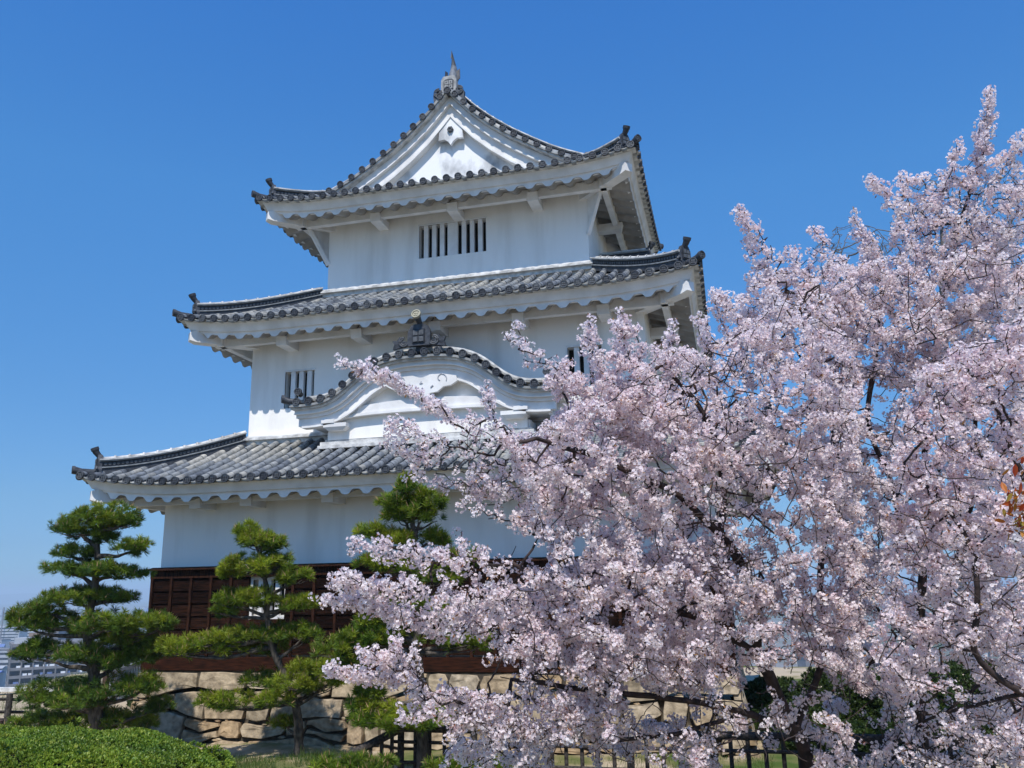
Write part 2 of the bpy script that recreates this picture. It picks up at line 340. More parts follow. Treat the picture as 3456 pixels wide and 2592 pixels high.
def eaves_trim(ev, name, wall_d, parent, beam_off=.55, rise=.30):
    """white plastered fascia, rounded rafter ends, soffit, and the beam under the rafters"""
    nm = NM(); PW = .445
    for k in range(4):
        (ox, oy), A, I, L = ev.sides[k]; I3 = np.array([I[0], I[1], 0.])
        def P(u, d, z): 
            p = ev.S(k, np.asarray(u, float), 0*np.asarray(u, float), 0)+I3*d; p[:, 2] += z; return p
        def band(d, z0, z1, th, n=70, lean=0.):
            uo = np.linspace(d, L-d, n); ub_ = np.linspace(d+lean, L-d-lean, n); ui = np.linspace(d+th+lean, L-d-th-lean, n)
            a, b = P(uo, d, z0), P(ub_, d+lean, z1); c, e = P(ui, d+th+lean, z1), P(ui, d+th+lean, z0)
            nm.grid(np.stack([a, b, c, e, a], 1), 0, .5, False)
        band(.09, -.012, -.205, .12, lean=.105)
        band(.235, -.207, -.255, .10, lean=.02)
        # wave edged rafter ends and the corrugated underside
        n = int(L/PW*14); cn = round((L-.5)/PW); off = (L-cn*PW)/2
        u = np.linspace(.25, L-.25, n)
        ph = (u-off)/PW*2*math.pi
        wv = .5+.5*np.tanh(1.9*(np.cos(ph)-.12))/math.tanh(1.9)
        edge = np.clip((np.minimum(u, L-u)-.52)/.12, 0, 1)
        wv = wv*edge
        z0 = -.255; zb = z0+.02*(edge-1)*-1-.012-.105*wv
        top = P(u, .25, z0+.06); bot = P(u, .25, 0); bot[:, 2] += zb
        nm.grid(np.stack([top, bot], 0), 0, .5, False)
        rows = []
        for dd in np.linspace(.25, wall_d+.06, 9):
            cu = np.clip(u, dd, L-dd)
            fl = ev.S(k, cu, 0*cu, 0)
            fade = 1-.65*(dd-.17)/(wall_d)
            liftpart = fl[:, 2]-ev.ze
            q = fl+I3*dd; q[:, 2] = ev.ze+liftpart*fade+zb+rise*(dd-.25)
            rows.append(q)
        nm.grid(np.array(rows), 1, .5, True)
        # beam parallel to the wall
        db = wall_d-beam_off
        ub = np.linspace(db-.12, L-db+.12, 30)
        p = ev.S(k, ub, 0*ub, 0)+I3*(db); base = ev.ze-.40+rise*(db-.17)
        a = p.copy(); a[:, 2] = base-.12; b = p.copy(); b[:, 2] = base+.10
        nm.strip(b, a, I3*.14, 0)
    return nm.build(name, [PLASTER2, SOFFIT_SHADE], parent)
def hip_rafters(ev, parent, wall_d, size=.27):
    x0, x1, y0, y1 = ev.r
    for (cx, cy, sx, sy) in ((x0, y0, 1, 1), (x1, y0, -1, 1), (x1, y1, -1, -1), (x0, y1, 1, -1)):
        nm = NM()
        z = ev.ze+ev.lift
        p = np.array([cx+sx*.19, cy+sy*.19, z-.40]); q = np.array([cx+sx*(wall_d+.1), cy+sy*(wall_d+.1), ev.ze-.42+.20*wall_d])
        d = q-p; d /= np.linalg.norm(d)
        side = np.cross(d, (0, 0, 1)); side /= np.linalg.norm(side); up = np.cross(side, d)
        h = size*.52
        V = []
        for c0, sh in ((p, .045), (p+d*.14, 0), (q, 0)):
            V += [c0-side*(size/2-sh*.8)-up*(h-sh), c0+side*(size/2-sh*.8)-up*(h-sh), c0+side*(size/2-sh*.8)+up*(h-sh), c0-side*(size/2-sh*.8)+up*(h-sh)]
        F = [(0, 1, 2, 3)]+[(i, (i+1) % 4, 4+(i+1) % 4, 4+i) for i in range(4)]+[(4+i, 4+(i+1) % 4, 8+(i+1) % 4, 8+i) for i in range(4)]+[(8, 9, 10, 11)]
        nm.raw(V, F)
        nm.build('hip_rafter', PLASTER2, parent)
def brackets(ev, k, us, wall_d, parent, beam_off=.55, w_=.26, h_=.10):
    I = ev.sides[k][2]; I3 = np.array([I[0], I[1], 0.]); A = ev.sides[k][1]; A3 = np.array([A[0], A[1], 0.])
    db = wall_d-beam_off; zt = ev.ze-.52+.30*(db-.17)
    for u in us:
        nm = NM(); o = np.array([ev.sides[k][0][0], ev.sides[k][0][1], 0.])
        c0 = o+A3*u
        lo, hi = db-.10, wall_d+.05
        P = []
        for (d, s, z) in ((lo+.05, -1, zt-h_), (lo+.05, 1, zt-h_), (hi, 1, zt-h_), (hi, -1, zt-h_), (lo, -1, zt+.10), (lo, 1, zt+.10), (hi, 1, zt+.10), (hi, -1, zt+.10)):
            p = c0+I3*d+A3*s*w_/2; P.append((p[0], p[1], z))
        nm.hexa(P); nm.build('bracket', PLASTER2, parent)
def hip_ridge(ev, path, parent, end_out, h=.27, wd=.26, orn=True, name='hip_ridge', up_orn=True, bumps=True):
    """built up ridge along path (first point is the outer, lower end)"""
    P = np.asarray(path, float); nm = NM()
    L = np.concatenate([[0], np.cumsum(np.linalg.norm(np.diff(P, axis=0), axis=1))]); n = max(2, int(L[-1]/.12))
    s = np.linspace(0, L[-1], n+1); Q = np.stack([np.interp(s, L, P[:, k]) for k in range(3)], 1)
    T = np.gradient(Q, axis=0); T /= np.linalg.norm(T, axis=1)[:, None]; side = np.cross(T, (0, 0, 1)); side /= np.linalg.norm(side, axis=1)[:, None]
    Z = np.array([0, 0, 1.])
    def course(z0, z1, w2, m, rv):
        a, b, c, d = Q-side*w2+Z*z0, Q+side*w2+Z*z0, Q+side*w2+Z*z1, Q-side*w2+Z*z1
        nm.grid(np.stack([a, b, c, d, a], 1), m, rv, False)
        for q in (0, -1): nm.raw([a[q], b[q], c[q], d[q]], [(0, 1, 2, 3)], m, rv)
    course(-.06, .07, wd*.50, 1, .4); course(.07, .095, wd*.60, 0, .5); course(.095, h-.055, wd*.40, 1, .2)
    course(h-.055, h-.03, wd*.60, 0, .6); course(h-.03, h-.0, wd*.66, 3, .6)
    # row of small round ends on both flanks
    m_ = int(L[-1]/.085)
    for i in range(m_):
        t = (i+.5)/m_*n; i0 = min(n-1, int(t)); f = t-i0; c = Q[i0]*(1-f)+Q[i0+1]*f+Z*(.095+(h-.15)/2)
        for sg in (-1, 1):
            o = side[i0]*sg; tt = T[i0]; th = np.linspace(0, 2*np.pi, 8)[:-1]
            V = c+o*(wd*.47)+.032*(np.cos(th)[:, None]*tt+np.sin(th)[:, None]*Z); V0 = V-o*.03
            nm.raw(np.vstack([V, V0]), [(j, (j+1) % 7, 7+(j+1) % 7, 7+j) for j in range(7)], 1, .6); nm.raw(V, [tuple(range(7))], 1, .9)
    # cover tiles on top, pale with raised joints
    m_ = max(1, int(L[-1]/.27)); th = np.linspace(-.1, math.pi+.1, 8)
    for i in range(m_):
        s0, s1 = L[-1]*i/m_, L[-1]*(i+1)/m_; sub = []
        for t, r in ((s0, .088 if bumps else .078), (s0+.045, .088 if bumps else .078), (s0+.046, .070), (s1, .070)):
            c = np.array([np.interp(t, L, P[:, k]) for k in range(3)])+Z*(h-.012); j = min(n, int(t/L[-1]*n))
            sub.append(c+r*(np.cos(th)[:, None]*side[j]+np.sin(th)[:, None]*Z))
        nm.grid(np.array(sub), 3, float(RNG.uniform(.3, 1)), True); nm.raw(sub[0], [tuple(range(8))], 1, .6)
    o = nm.build(name, [TILE, TILED, MORTAR, PALET], parent)
    if orn: ridge_ornament(Q[0]+Z*.0, end_out, h+.10, wd*.75, o, up_orn)
    return o
def ridge_ornament(p, out, h, hw, parent, horn=True, m=TILED, scale=1.):
    """end tile: shield shaped plate with scrolls, four square emblem, and an upturned round horn"""
    out = np.asarray(out, float); out /= np.linalg.norm(out); side = np.cross(out, (0, 0, 1)); side /= np.linalg.norm(side); Z = np.array([0, 0, 1.])
    nm = NM(); p = np.asarray(p, float)+out*.03
    prof = [(-1, -.22), (1, -.22), (1.05, .1), (.72, .30), (.66, .72), (.42, 1.0), (-.42, 1.0), (-.66, .72), (-.72, .30), (-1.05, .1)]
    nm.prism([p+side*a*hw+Z*b*h for a, b in prof], -out*.09, 0, .5)
    nm.prism([p+out*.02+side*a*hw*.62+Z*(.36+b*.5)*h for a, b in [(-.8, -.35), (.8, -.35), (.8, .9), (-.8, .9)]], -out*.03, 0, .2)
    for sx in (-1, 1):
        for sz in (0, 1): nm.obox(p+out*.03+side*sx*hw*.22+Z*h*(.36+sz*.27), side*hw*.17, Z*h*.105, out*.008, 0, 1.)
    for sx in (-1, 1):
        th = np.linspace(0, 4.2, 12); rr = np.linspace(.34, .12, 12)*hw
        c = p+side*sx*hw*.92+Z*h*.10
        nm.tube([c+side*sx*r*math.cos(t)+Z*r*math.sin(t)+out*.02 for t, r in zip(th, rr)], np.linspace(.028, .016, 12)*scale, 6, 0, .8)
    if horn:
        a = p+Z*h*.92-out*.08
        q = [a-Z*.03, a+out*.06+Z*.02, a+out*.12+Z*.09, a+out*.155+Z*.17]
        nm.tube(q, [.055, .058, .068, .080], 12, 0, .3)
        d = q[3]-q[2]; emblem_disc(nm, q[3]+d*.05, d, r=.084, m=0, rv=.3)
    return nm.build('ridge_end_ornament', [m], parent)
# ---- storeys
WALLZ = .012
def wall_with_holes(nm, x0, x1, y, z0, z1, holes, dep=.22):
    xs = sorted({x0, x1, *[h[0] for h in holes], *[h[1] for h in holes]}); zs = sorted({z0, z1, *[h[2] for h in holes], *[h[3] for h in holes]})
    for a, b in zip(xs[:-1], xs[1:]):
        for c, d in zip(zs[:-1], zs[1:]):
            if any(h[0] <= a and b <= h[1] and h[2] <= c and d <= h[3] for h in holes): continue
            nm.raw([(a, y, c), (b, y, c), (b, y, d), (a, y, d)], [(0, 1, 2, 3)])
    for (a, b, c, d) in holes:
        nm.raw([(a, y, c), (b, y, c), (b, y, d), (a, y, d), (a, y+dep, c), (b, y+dep, c), (b, y+dep, d), (a, y+dep, d)], [(0, 1, 5, 4), (1, 2, 6, 5), (2, 3, 7, 6), (3, 0, 4, 7)])
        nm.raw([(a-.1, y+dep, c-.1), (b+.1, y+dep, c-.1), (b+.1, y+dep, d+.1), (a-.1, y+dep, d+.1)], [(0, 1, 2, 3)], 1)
def storey(x0, x1, y0, y1, z0, z1, holes, parent, label):
    nm = NM(); wall_with_holes(nm, x0, x1, y0, z0, z1, holes)
    for P in ([(x1, y0), (x1, y1)], [(x1, y1), (x0, y1)], [(x0, y1), (x0, y0)]):
        (a, b), (c, d) = P; nm.raw([(a, b, z0), (c, d, z0), (c, d, z1), (a, b, z1)], [(0, 1, 2, 3)])
    o = nm.build('wall', [PLASTER, DARK], parent); o['label'] = label; return o
def window(x0, x1, y, z0, z1, bars, parent, trim=True):
    f = NM()
    if trim:
        f.box(x0-.03, x1+.03, y-.018, y+.03, z1, z1+.045); f.box(x0-.03, x0, y-.012, y+.03, z0, z1)
    else:
        f.box(x0-.05, x1+.05, y-.035, y+.05, z1, z1+.07); f.box(x0-.05, x1+.05, y-.05, y+.05, z0-.07, z0); f.box(x0-.05, x0, y-.035, y+.05, z0, z1); f.box(x1, x1+.05, y-.035, y+.05, z0, z1)
    w_ = f.build('window', PLASTER2, parent)
    for (a, b) in bars:
        n = NM(); n.box(a, b, y+.012, y+.105, z0, z1); n.build('window_bar', PLASTER2, w_)
h3w = (-.90, .85, 9.60, 10.47)
h2a = (-3.79, -3.04, 5.72, 6.60); h2b = (3.00, 3.75, 5.72, 6.60)
storey(-W1/2, W1/2, 0, D1, 0, 3.95, [(-3.62, -2.88, 1.07, 1.80)], keep, 'ground storey wall of white plaster above dark boards')
storey(-W2/2, W2/2, A12, D1-A12, 4.5, 7.75, [h2a, h2b], keep, 'middle storey wall of white plaster with two barred windows')
storey(-W3/2, W3/2, A13, D1-A13, 8.5, 11.3, [h3w], keep, 'top storey wall of white plaster with one wide barred window')
bw = .088
window(*h3w[:2], A13, *h3w[2:], [(-.90+(a-415)*.001232, -.90+(b-415)*.001232) for a, b in ((510, 600), (685, 775), (855, 945), (1020, 1235), (1320, 1410), (1495, 1580), (1665, 1755))], keep)
for h in (h2a, h2b): window(h[0], h[1], A12, h[2], h[3], [(h[0]+.14+i*.21, h[0]+.14+i*.21+.115) for i in range(3)], keep)
window(-3.62, -2.88, -.0, 1.07, 1.80, [(-3.62+.10+i*.20, -3.62+.10+i*.20+.10) for i in range(3)], keep, trim=False)
# ---- roofs
ev1 = Eaves(-W1/2-E1, W1/2+E1, -E1, D1+E1, 3.745, H1, .25, 2.6)
ev2 = Eaves(-W2/2-E2, W2/2+E2, A12-E2, D1-A12+E2, 7.56, H2, .20, 2.2)
ev3 = Eaves(-W3/2-E3, W3/2+E3, A13-E3, D1-A13+E3, 10.92, H3, .20, 2.0)
def skirt_df(L, D): return lambda u: max(0., min(D, u, L-u))
r1 = roof_tiles(ev1, 'lower_roof', [skirt_df(ev1.sides[k][3], E1+A12-.02) for k in range(4)], keep)
r2 = roof_tiles(ev2, 'middle_roof', [skirt_df(ev2.sides[k][3], E2+A13-A12-.02) for k in range(4)], keep)
VY = A13-.42; SV = VY-ev3.r[2]; LX = ev3.sides[0][3]; LY = ev3.sides[1][3]; HX = LX/2
def side3(u): 
    c = min(u, LY-u); return c if c < SV-.02 else HX-.01
GD = 1.34
r3 = roof_tiles(ev3, 'upper_roof', [lambda u: max(0, min(GD, u, LX-u)), side3, lambda u: max(0, min(GD, u, LX-u)), side3], keep)
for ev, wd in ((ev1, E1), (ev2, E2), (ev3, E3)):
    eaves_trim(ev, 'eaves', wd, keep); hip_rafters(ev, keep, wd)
def side_us(ev, xs): return [x-ev.r[0] for x in xs]
brackets(ev1, 0, side_us(ev1, [-4.75, -3.55, -1.7, 0.3, 2.2, 4.0]), E1, keep)
brackets(ev2, 0, side_us(ev2, [-3.6, -1.72, .15, 2.05, 3.9]), E2, keep)
brackets(ev3, 0, side_us(ev3, [-1.85, .17, 2.18]), E3, keep)
for ev, wd in ((ev1, E1), (ev2, E2), (ev3, E3)):
    for k in (1, 3):
        L = ev.sides[k][3]; brackets(ev, k, [wd+(L-2*wd)*t for t in ((.5,) if ev is ev3 else (.25, .5, .75))], wd, keep)
# corner braces of the top storey
for sx in (-1, 1):
    nm = NM(); X = sx*W3/2; Y = A13
    nm.beam((X+sx*.0, Y-.0, 9.72), (X+sx*.40, Y-.40, 10.66), .085, .09); nm.prism([(X-sx*.02, Y+.02, 9.80), (X+sx*.36, Y-.36, 10.66), (X-sx*.02, Y+.02, 10.66)], (.03, .03, 0)); nm.build('corner_brace', PLASTER2, keep)
# hip ridges
def hip_path(ev, k, D, start=.10, dz=.08):
    d = np.linspace(start, D, 16); L = ev.sides[k][3]; return ev.S(k, d, d, dz)
for ev, D in ((ev1, E1+A12-.05), (ev2, E2+A13-A12-.05), (ev3, SV+.45)):
    for k, o in ((0, (-1, -1, 0)), (1, (1, -1, 0)), (2, (1, 1, 0)), (3, (-1, 1, 0))):
        rdg = hip_ridge(ev, hip_path(ev, k, D, .26), keep, o)
        c = ev.S(k, np.array([0.]), np.array([0.]), .10)[0]; o_ = np.array(o, float)/math.sqrt(2)
        nm = NM(); nm.tube([c-o_*.30+[0, 0, .0], c-o_*.05, c+o_*.10+[0, 0, .03]], [.07, .075, .085], 12, 0, .4); emblem_disc(nm, c+o_*.12+np.array([0, 0, .035]), o_, r=.085, m=0, rv=.5)
        nm.build('corner_tile', [TILED], keep)
# flashing strips where roofs meet walls
for (x0, x1, y0, y1, z) in ((-W2/2, W2/2, A12, D1-A12, ZB2-.045), (-W3/2, W3/2, A13, D1-A13, ZB3-.05)):
    nm = NM()
    for i, (z0, z1, e, m) in enumerate(((-.10, .0, .10, 2), (0, .035, .17, 0), (.035, .07, .15, 0), (.07, .105, .12, 1))):
        for (a, b, c, d) in ((x0-e, x1+e, y0-e, y0+.02), (x0-e, x1+e, y1-.02, y1+e), (x0-e, x0+.02, y0+.021, y1-.021), (x1-.02, x1+e, y0+.021, y1-.021)):
            nm.box(a, b, c, d, z+z0+.001*i, z+z1, m, .7+.1*i)
    nm.build('flashing', [PALET, PLASTER2, MORTAR], keep)
# ---- gable of the upper roof
def slope(x): return 10.92+H3(HX-np.abs(x))
GY = A13-.02
gable = NM()
xs = np.linspace(-3.3, 3.3, 61)
GW = VY+.40
V = [(x, GW, 11.15) for x in xs]+[(x, GW, max(11.16, slope(x)-.12)) for x in xs]
gable.raw(V, [(i, i+1, 62+i, 61+i) for i in range(60)])
gw = gable.build('gable_wall', [STAINED], keep)
def offset_curve(xs, zs, o):
    xs = np.asarray(xs, float); zs = np.asarray(zs, float); dx, dz = np.gradient(xs), np.gradient(zs); l = np.hypot(dx, dz)
    return xs+dz/l*o, zs-dx/l*o
def gable_boards(fn, xe, parent, yfront, ylast, offs, name, n=60):
    """stepped barge boards: offs = list of (offset0, offset1, y front, y back)"""
    nm = NM()
    for sg in (-1, 1):
        x = np.linspace(0, xe, n); z = fn(x)
        for (o0, o1, ya, yb) in offs:
            xa, za = offset_curve(x, z, -o0 if False else o0); xb, zb_ = offset_curve(x, z, o1)
            # mirror join at the centre
            xa = np.maximum(xa, 0); xb = np.maximum(xb, 0)
            k = np.argmax(xb > 0) if xb[0] <= 0 else 0
            A = np.stack([sg*xa, np.full(n, ya), za], 1); B = np.stack([sg*xb, np.full(n, ya), zb_], 1)
            if fn is slope:
                # vertical offsets keep a crisp point at the apex
                A = np.stack([sg*x, np.full(n, ya), z-o0*1.28], 1); B = np.stack([sg*x, np.full(n, ya), z-o1*1.28], 1)
            nm.strip(A, B, (0, yb-ya, 0))
    return nm.build(name, PLASTER2, parent)
gable_boards(slope, 3.75, keep, 0, 0, [(.05, .20, VY+.15, GY+.12), (.203, .235, VY+.11, GY+.12), (.238, .45, VY+.22, GY+.12), (.453, .50, VY+.19, GY+.12)], 'bargeboard')
bb = NM(); bb.box(-3.6, 3.6, GY-.10, GY+.02, 11.35, 11.47); bb.build('gable_sill', [PLASTER2], keep)
# verge tiles
vt = NM()
al = np.linspace(.2, 3.55, 200); zl = slope(al); ll = np.concatenate([[0], np.cumsum(np.hypot(np.diff(al), np.diff(zl)))])
nv = 13
for sg in (-1, 1):
    for i in range(nv):
        s_ = ll[-1]*(i+.0)/(nv-.9); x = np.interp(s_, ll, al); z = slope(x)+.075
        round_row(vt, [(sg*x, VY-.05, z), (sg*x, VY+.16, z+.01), (sg*x, VY+.38, z+.02)], (0, 0, 1), disc=(0, -1, 0), seg=.22)
    x = np.linspace(.03, 3.62, 50)
    A = np.stack([sg*x, np.full(50, VY-.05), slope(x)+.045], 1); vt.strip(A, A-[0, 0, .05], (0, .44, 0), 0, .6)
    A = np.stack([sg*x, np.full(50, VY-.01), slope(x)-.006], 1); vt.strip(A, A-[0, 0, .05], (0, .44, 0), 3, .6)
vt.build('verge_tiles', [TILE, TILED, MORTAR, PALET], keep)
# descending ridges beside the verge and the main ridge
for sg in (-1, 1):
    for yy in (VY+.50, D1-VY-.50):
        x = np.linspace(3.45, .12, 24); P = np.stack([sg*x, np.full(24, yy), slope(x)+.06], 1)
        hip_ridge(ev3, P, keep, (sg, 0, 0), name='descending_ridge', orn=True, up_orn=False, h=.34)
ZR = slope(0)
P = np.stack([np.zeros(20), np.linspace(VY+.22, D1-VY-.22, 20), np.full(20, ZR+.03)], 1)
mr = NM(); 
def ridge_block():
    nm = NM()
    for (a, b, z0, z1, m, rv) in ((-.19, .19, -.1, .1, 1, .4), (-.22, .22, .1, .125, 0, .6), (-.16, .16, .125, .26, 1, .2), (-.21, .21, .26, .285, 0, .7), (-.17, .17, .285, .33, 3, .6)):
        nm.box(a, b, VY+.2, D1-VY-.2, ZR+z0, ZR+z1, m, rv)
    th = np.linspace(0, math.pi, 9)
    for i in range(14):
        y0 = VY+.2+i*(D1-2*VY-.4)/14; y1 = y0+(D1-2*VY-.4)/14
        nm.grid([np.stack([.1*np.cos(th), np.full(9, y), ZR+.33+.1*np.sin(th)], 1) for y in (y0, y1)], 3, .6)
    return nm.build('main_ridge', [TILE, TILED, MORTAR, PALET], keep)
mrg = ridge_block()
def big_ornament(y, out):
    nm = NM(); Yf = y; w_ = .21; z0 = ZR+.02
    prof = [(-w_, 0), (w_, 0), (w_*.98, .33), (w_*.72, .44), (-w_*.72, .44), (-w_*.98, .33)]
    nm.prism([(a, Yf, z0+b) for a, b in prof], (0, -out*.14, 0), 0, .5)
    nm.prism([(a, Yf+out*.012, z0+.04+b) for a, b in [(-.13, 0), (.13, 0), (.13, .26), (.09, .30), (-.09, .30), (-.13, .26)]], (0, -out*.03, 0), 1, .2)
    for sx in (-1, 1):
        for sz in (0, 1):
            nm.obox((sx*.058, Yf+out*.016, z0+.115+sz*.125), (.05, 0, 0), (0, .01, 0), (0, 0, .053), 0, .8); nm.obox((sx*.058, Yf+out*.022, z0+.115+sz*.125), (.014, 0, 0), (0, .01, 0), (0, 0, .014), 1, .2)
    for sx in (-1, 1):
        for q in range(3):
            th = np.linspace(-2.2, 1.8, 12); r = .12-.03*q
            nm.tube([(sx*(w_+.06)+sx*r*math.cos(t), Yf+out*.02, z0-.02+r*math.sin(t)) for t in th], .016, 6, 1, .9)
        nm.prism([(sx*w_*.9, Yf, z0-.28), (sx*w_*1.9, Yf, z0-.30), (sx*w_*2.0, Yf, z0-.06), (sx*w_*1.2, Yf, z0+.08), (sx*w_*.9, Yf, z0+.05)], (0, -out*.1, 0), 1, .7)
    nm.tube([(0, Yf-out*.1, z0-.05), (0, Yf+out*.12, z0-.05)], .085, 12, 1, .5); emblem_disc(nm, (0, Yf+out*.13, z0-.05), (0, out, 0), r=.095, m=1, rv=.5)
    return nm.build('ridge_end_ornament', [ORNM, TILED], mrg)
big_ornament(VY+.06, -1); big_ornament(D1-VY-.06, 1)
def fish(y, out):
    """roof fish standing on its head, tail in the air, small side fins"""
    nm = NM(); z0 = ZR+.36
    ts = np.linspace(0, 1, 14); G = []
    for t in ts:
        wd = float(np.interp(t, [0, .12, .3, .5, .75, 1], [.095, .125, .132, .095, .045, .006])); dp = wd*1.5
        cz = z0+t*.93; cy = y-out*(.10+.16*math.sin(t*3.1)-.10*t); cx = .03*math.sin(t*2)
        th = np.linspace(0, 2*np.pi, 13); G.append(np.stack([cx+wd*np.cos(th), cy+dp*np.sin(th), cz+0*th], 1))
    nm.grid(G[:9], 2, .25); nm.grid(G[8:], 1, .9)
    for sx in (-1, 1):
        nm.prism([(sx*.12, y-out*.10, z0+.08), (sx*.21, y-out*.14, z0+.2), (sx*.20, y-out*.15, z0+.48), (sx*.12, y-out*.12, z0+.40)], (0, -out*.025, 0), 1, .3)
    nm.prism([(-.03, y-out*.10, z0+.80), (.05, y-out*.12, z0+.78), (-.02, y-out*.14, z0+1.06)], (0, -out*.02, 0), 1, .3)
    return nm.build('roof_fish', [PALET, TILED, TILE], keep)
fish(VY+.22, -1); fish(D1-VY-.22, 1)
# pendant under the gable point
def pendant():
    nm = NM(); c = (0, 0); Y0 = VY+.13; zc = ZR-.74
    prof = [(0, .12), (.30, -.20), (.33, -.52), (.17, -.50), (.06, -.58), (0, -.68), (-.06, -.58), (-.17, -.50), (-.33, -.52), (-.30, -.20)]
    nm.prism([(a, Y0+.09, zc+b) for a, b in prof], (0, .09, 0)); o = nm.build('gable_pendant', [STAINED], keep)
    k = NM(); th = np.linspace(0, 2*np.pi, 7)[:-1]
    k.prism([(.085*math.cos(t), Y0+.04, zc-.26+.085*math.sin(t)) for t in th], (0, .06, 0), 0, .6)
    for t in th: k.obox((.05*math.cos(t), Y0+.03, zc-.26+.05*math.sin(t)), (.018, 0, 0), (0, .012, 0), (0, 0, .018), 0, 1)
    k.build('boss', [TILED], o)
pendant()
# small gable roof on the side slope of the middle roof
sg_ = NM(); yc = D1/2
for sy in (-1, 1):
    sg_.raw([(3.42, yc, 9.52), (4.55, yc, 9.52), (4.75, yc+sy*1.1, 8.55), (3.42, yc+sy*1.1, 8.75)], [(0, 1, 2, 3) if sy < 0 else (3, 2, 1, 0)], 0, .3)
    for i in range(5):
        x = 3.6+.27*i; round_row(sg_, [(x, yc+sy*1.05, 8.75), (x, yc+sy*.5, 9.1), (x, yc+sy*.05, 9.56)], (0, 0, 1))
sg_.box(3.42, 4.62, yc-.12, yc+.12, 9.52, 9.80, 1, .3); sg_.box(3.42, 4.66, yc-.16, yc+.16, 9.80, 9.84, 0, .6); sg_.tube([(3.42, yc, 9.86), (4.7, yc, 9.86)], .08, 10, 3)
sgo = sg_.build('side_gable_roof', [TILE, TILED, MORTAR, PALET], keep); ridge_ornament((4.66, yc, 9.5), (1, 0, 0), .42, .2, sgo, True)
sw_ = NM(); sw_.prism([(4.4, yc-1.0, 8.3), (4.4, yc+1.0, 8.3), (4.4, yc+.05, 9.45), (4.4, yc-.05, 9.45)], (-.9, 0, 0)); sw_.build('side_gable_wall', PLASTER2, keep)
# ---- undulating (bow shaped) gable on the first roof
KY = 0.02
KT = [(0, 6.44), (.22, 6.445), (.45, 6.435), (.75, 6.395), (1.03, 6.32), (1.29, 6.20), (1.5, 6.05), (1.72, 5.865), (1.93, 5.71), (2.2, 5.60), (2.5, 5.565), (2.78, 5.56), (3.05, 5.57)]
kx = np.array([a for a, b in KT]); kz = np.array([b for a, b in KT])
def smooth_tab(x, y):
    c = [0.]*len(x)
    def f(v):
        v = np.abs(np.asarray(v, float)); r = 0
        for o in np.linspace(-.12, .12, 9): r = r+np.interp(np.abs(v+o), x, y)
        return r/9
    return f
kf = smooth_tab(kx, kz-.10)
kar = NM()
xx = np.linspace(-2.98, 2.98, 90)
A = np.stack([xx, np.full(90, KY-.04), kf(xx)+.035], 1); kar.strip(A, A-[0, 0, .05], (0, A12-KY+.1, 0), 0, .6)
A = np.stack([xx, np.full(90, KY+.03), kf(xx)-.016], 1); kar.strip(A, A-[0, 0, .04], (0, A12-KY+.1, 0), 3, .6)
sl = np.linspace(0, 2.86, 300); zz = kf(sl); la = np.concatenate([[0], np.cumsum(np.hypot(np.diff(sl), np.diff(zz)))])
for sg in (-1, 1):
    for i in range(11):
        s_ = la[-1]*(i+.5)/10.7
        if s_ > la[-1]: continue
        x = np.interp(s_, la, sl); z = kf(x)+.10
        round_row(kar, [(sg*x, KY-.04, z), (sg*x, KY+.4, z+.03), (sg*x, A12+.02, z+.08)], (0, 0, 1), disc=(0, -1, 0))
    kar.tube([(sg*2.78, KY+.02, 5.58), (sg*2.98, KY-.03, 5.58), (sg*3.10, KY-.08, 5.62)], [.065, .07, .085], 12, 1, .4)
    emblem_disc(kar, (sg*3.12, KY-.10, 5.63), (sg*.8, -.6, 0), r=.085, m=1, rv=.4)
    kar.tube([(sg*2.78, KY+.1, 5.74), (sg*2.78, KY-.03, 5.78)], [.06, .07], 12, 1, .6); emblem_disc(kar, (sg*2.78, KY-.05, 5.785), (0, -1, 0), r=.085, m=1, rv=.6)
# verge course on top
x2 = np.linspace(-2.7, 2.7, 80); A = np.stack([x2, np.full(80, KY+.16), kf(x2)+.21], 1); kar.strip(A, A-[0, 0, .05], (0, .20, 0), 0, .8)
A = np.stack([x2, np.full(80, KY+.2), kf(x2)+.26], 1); kar.strip(A, A-[0, 0, .05], (0, .14, 0), 3, .8)
ko = kar.build('bow_gable_roof', [TILE, TILED, MORTAR, PALET], keep)
kb = NM()
for (o0, o1, ya, yb) in ((.02, .13, KY+.12, KY+.5), (.133, .155, KY+.09, KY+.5), (.158, .225, KY+.18, KY+.5), (.228, .40, KY+.24, KY+.40), (.403, .445, KY+.20, KY+.42)):
    x = np.linspace(-2.92+max(0, o0-.13)*.5, 2.92-max(0, o0-.13)*.5, 110); z = kf(x)
    xa, za = offset_curve(x, z, o0); xb, zb_ = offset_curve(x, z, o1)
    kb.strip(np.stack([xa, np.full(110, ya), za], 1), np.stack([xb, np.full(110, ya), zb_], 1), (0, yb-ya, 0))
kbo = kb.build('bow_bargeboard', PLASTER2, keep)
